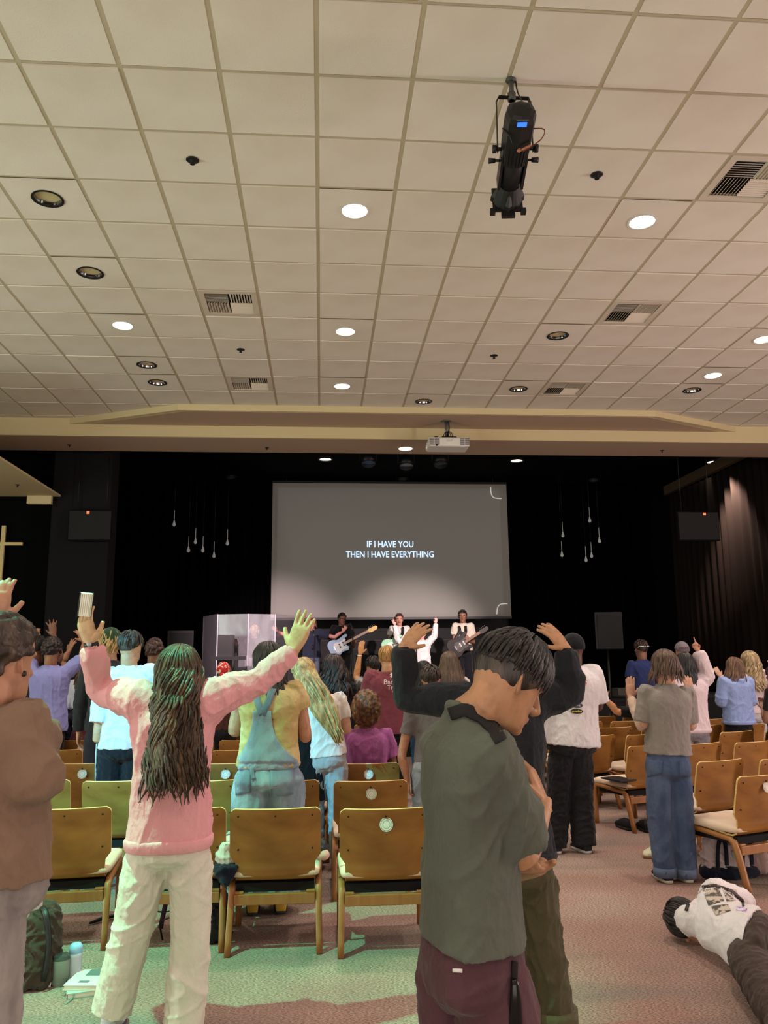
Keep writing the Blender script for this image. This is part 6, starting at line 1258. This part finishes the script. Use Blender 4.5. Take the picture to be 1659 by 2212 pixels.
# notebooks
p = G(178, 2148, 0); p.y += .06
PG = newmat('paper', (222, 220, 196), .9)
e = thing('lower_notebook', p, 'pale notebook lying lowest with a ribbon marker, by the white jeans', 'book')
M = TR(p.x, p.y, 0, .25); q = MB(); q.box((-.085, -.1, .001), (.085, .1, .004), M); q.box((-.085, -.1, .022), (.085, .1, .025), M); q.box((-.088, -.1, .001), (-.085, .1, .025), M); q.build('cover', newmat('cover_teal', (170, 190, 180), .6), e, smooth=False)
q = MB(); q.box((-.082, -.096, .004), (.082, .097, .022), M); q.build('pages', PG, e, smooth=False)
q = MB(); q.limb([M@Vector((-.05, -.09, .02)), M@Vector((-.07, -.13, .003)), M@Vector((-.09, -.16, .002))], [(.004, .0012)]*3, n=4); q.build('ribbon', newmat('ribbon', (96, 140, 128), .7), e)
e = thing('upper_notebook', p+Vector((0, 0, .026)), 'white notebook with a dark printed sheet on top, stacked on another book', 'book')
M = TR(p.x+.01, p.y+.02, .026, -.12); q = MB(); q.box((-.09, -.105, 0), (.09, .105, .003), M); q.box((-.09, -.105, .020), (.09, .105, .023), M); q.build('cover', newmat('cover_white', (214, 212, 206), .6), e, smooth=False)
q = MB(); q.box((-.086, -.10, .003), (.086, .10, .020), M); q.build('pages', PG, e, smooth=False)
q = MB(); q.box((-.03, .02, .0232), (.085, .10, .0245), M); q.box((-.03, -.07, .0232), (.02, -.045, .0245), M); q.build('printed_sheet', newmat('sheet_dark', (110, 120, 122), .7), e, smooth=False)
# black straps and bag under the nearest row
p = G(440, 2045, 0); p.y += .12; e = thing('black_backpack', p, 'black backpack under the chairs behind the pink woman\'s legs', 'bag')
q = MB(); q.rings([(p+Vector((0, 0, z)), Vector((a, 0, 0)), Vector((0, b, 0))) for z, a, b in ((0, .13, .08), (.03, .15, .10), (.16, .14, .09), (.26, .11, .06), (.29, .06, .03))], 18, e=2.6, sub=2); q.build('body', newmat('nylon_black', (20, 20, 22), .6), e, vox=.009, sm=2, folds=(.012, 44, 12, (1, 1, 1)))
q = MB(); q.limb([p+Vector((-.1, -.06, .2)), p+Vector((-.2, -.03, .14)), p+Vector((-.27, .0, .10)), p+Vector((-.25, -.02, .01))], [(.014, .004)]*4, n=6); q.build('strap', BLKMET, e)
p = G(352, 2008, 0); e = thing('purple_strap', p, 'purple webbing strap hanging under a chair behind the pink woman', 'strap')
q = MB(); q.limb([p+Vector((.02, 0, .2)), p+Vector((0, 0, .1)), p+Vector((-.015, -.01, .01))], [(.016, .003)]*3, n=5); q.limb([p+Vector((-.06, 0, .11)), p+Vector((.0, 0, .10)), p+Vector((.07, .0, .11))], [(.012, .003)]*3, n=5); q.build('webbing', newmat('webbing_purple', (58, 34, 52), .7), e)
p = G(192, 1999, 0); e = thing('umbrella', p, 'thin black folded umbrella lying on the carpet beneath the left chairs', 'umbrella')
p2 = G(262, 1980, 0); q = MB(); q.limb([p+Vector((0, 0, .012)), p*.9+p2*.1+Vector((0, 0, .014)), p*.5+p2*.5+Vector((0, 0, .02)), p2+Vector((0, 0, .012))], [.005, .010, .014, .006], n=8); q.build('canopy', BLKMET, e)
# clothes left on chairs
p = P(494, 1850, 5.05); e = thing('draped_jacket', Vector((p.x, 5.05, .44)), 'white and navy jacket left on a seat between two of the nearest chairs', 'jacket')
q = MB(); q.rings([(Vector((p.x, 5.05, z)), Vector((a, 0, 0)), Vector((0, .14, 0))) for z, a in ((.45, .05), (.47, .09), (.52, .085), (.58, .05))], 14, sub=2); q.build('white_sleeve', CREAMC, e, vox=.009, sm=2, folds=(.014, 12, 12, (1, 1, 1)))
q = MB(); q.rings([(Vector((p.x+.0, 5.0, z)), Vector((a, 0, 0)), Vector((0, .16, 0))) for z, a in ((.36, .03), (.39, .06), (.45, .09), (.47, .05))], 14, sub=2); q.build('navy_body', NAVY, e, vox=.009, sm=2, folds=(.014, 13, 12, (1, 1, 1)))
p = P(694, 1868, 5.1); e = thing('black_cap_and_bag', Vector((p.x, 5.1, .44)), 'small black and pink pouch on the seat edge right of the bare nearest chair', 'pouch')
q = MB(); q.ell(Vector((p.x, 5.1, .50)), (.05, 0, 0), (0, .10, 0), (0, 0, .05)); q.build('pouch_body', newmat('pouch_blk', (28, 24, 26), .6), e, vox=.008, sm=1, folds=(.01, 3, 14, (1, 1, 1)))
q = MB(); q.ell(Vector((p.x+.015, 5.03, .475)), (.035, 0, 0), (0, .05, 0), (0, 0, .03)); q.build('pink_flap', newmat('flap_pink', (196, 150, 140), .7), e)
p = P(1332, 1697, 7.75); e = thing('black_folder', Vector((p.x, 7.78, .452)), 'flat black folder on the cream seat of the aisle chair at right', 'folder')
q = MB(); q.box((-.10, -.14, .0), (.10, .14, .014), TR(p.x+.04, 7.80, .452, .36)); q.build('cover', newmat('folder_black', (26, 26, 30), .5), e, smooth=False, bevel=.003)
# loose shoes
def shoe(px, py, rz, c, sole, lab, s=1.0, tilt=0):
    p = G(px, py, 0); e = thing('loose_shoe', p, lab, 'shoe', 'loose shoes'); f = Vector((-math.sin(rz), math.cos(rz), 0)); r_ = Vector((f.y, -f.x, 0)); u = Vector((0, 0, 1))
    q = MB(); q.rings([(p+f*y*s+u*z*s, r_*w_*s, u*h_*s) for y, z, w_, h_ in ((-.12, .05, .022, .025), (-.11, .055, .036, .042), (-.06, .058, .04, .045), (.02, .05, .043, .036), (.09, .038, .047, .026), (.13, .03, .036, .018), (.145, .022, .014, .01))], 12, e=2.6, sub=1); q.build('upper', newmat('loose_upper', c, .7), e)
    q = MB(); q.rings([(p+u*z+f*.012*s, r_*(.046*k*s), f*(.138*k*s)) for z, k in ((.002, .95), (.004, 1), (.024, 1.02), (.026, .9))], 20, e=2.5); q.build('sole', newmat('loose_sole', sole, .7), e)
    q = MB()
    for k in range(4): q.limb([p+f*(.0+.022*k)*s-r_*.022+u*(.092-.006*k), p+f*(.0+.022*k)*s+u*(.097-.006*k), p+f*(.0+.022*k)*s+r_*.022+u*(.092-.006*k)], .0035, n=5, sub=0)
    q.build('laces', newmat('laces', tuple(min(255, v+30) for v in c), .8), e)
shoe(1350, 1790, .15, (22, 22, 24), (30, 30, 32), 'black shoe under the aisle chair, the left of the pair')
shoe(1392, 1794, -.05, (22, 22, 24), (30, 30, 32), 'black shoe under the aisle chair, the right of the pair')
shoe(1424, 1850, 1.9, (206, 204, 176), (150, 110, 70), 'cream canvas shoe with a gum sole behind the turned-up jeans', 1.05)
# tote bags under the nearest right chair
p = G(1592, 1905, 0); p.y += .16; e = thing('tote_bag', p, 'white and navy tote bag with dark handles under the nearest right chair', 'bag')
q = MB(); q.rings([(p+Vector((0, 0, z)), Vector((a, 0, 0)), Vector((0, b, 0))) for z, a, b in ((.05, .17, .09), (.14, .18, .08), (.26, .16, .05), (.29, .15, .03))], 20, e=2.8, sub=2); q.build('white_body', cloth((202, 186, 186)), e, vox=.009, sm=2, folds=(.018, 51, 10, (1, 1, 1)))
q = MB(); q.rings([(p+Vector((.02, -.01, z)), Vector((a, 0, 0)), Vector((0, b, 0))) for z, a, b in ((0, .20, .10), (.02, .23, .12), (.07, .21, .11), (.085, .16, .08))], 20, e=2.6, sub=2); q.build('navy_base', NAVY, e, vox=.009, sm=2, folds=(.012, 52, 10, (1, 1, 1)))
for dx in (-.10, .09):
    q = MB(); q.limb([p+Vector((dx, -.09, .07)), p+Vector((dx+.0, -.105, .18)), p+Vector((dx+.03, -.09, .27)), p+Vector((dx+.07, -.09, .25)), p+Vector((dx+.06, -.11, .1))], [(.016, .004)]*5, n=6, side=(1, 0, 0)); q.build('handle', NAVY, e)
q = MB(); q.ell(p+Vector((.05, -.092, .17)), (.035, 0, 0), (0, .006, 0), (0, 0, .035)); q.build('round_print', newmat('print_mint', (150, 186, 176), .8), e)
p = G(1652, 1900, 0); p.y += .2; e = thing('pale_bag', p, 'pale pink soft bag behind the tote at the right edge', 'bag')
q = MB(); q.rings([(p+Vector((0, 0, z)), Vector((a, 0, 0)), Vector((0, b, 0))) for z, a, b in ((0, .12, .09), (.03, .15, .11), (.18, .13, .09), (.27, .06, .04))], 18, sub=2); q.build('body', cloth((186, 158, 152)), e, vox=.01, sm=2, folds=(.014, 61, 10, (1, 1, 1)))
q = MB(); q.limb([p+Vector((-.06, 0, .26)), p+Vector((-.02, 0, .36)), p+Vector((.06, 0, .26))], .008, n=6); q.build('handle', cloth((186, 158, 152)), e)
bpy.data.scenes.remove(TMP)
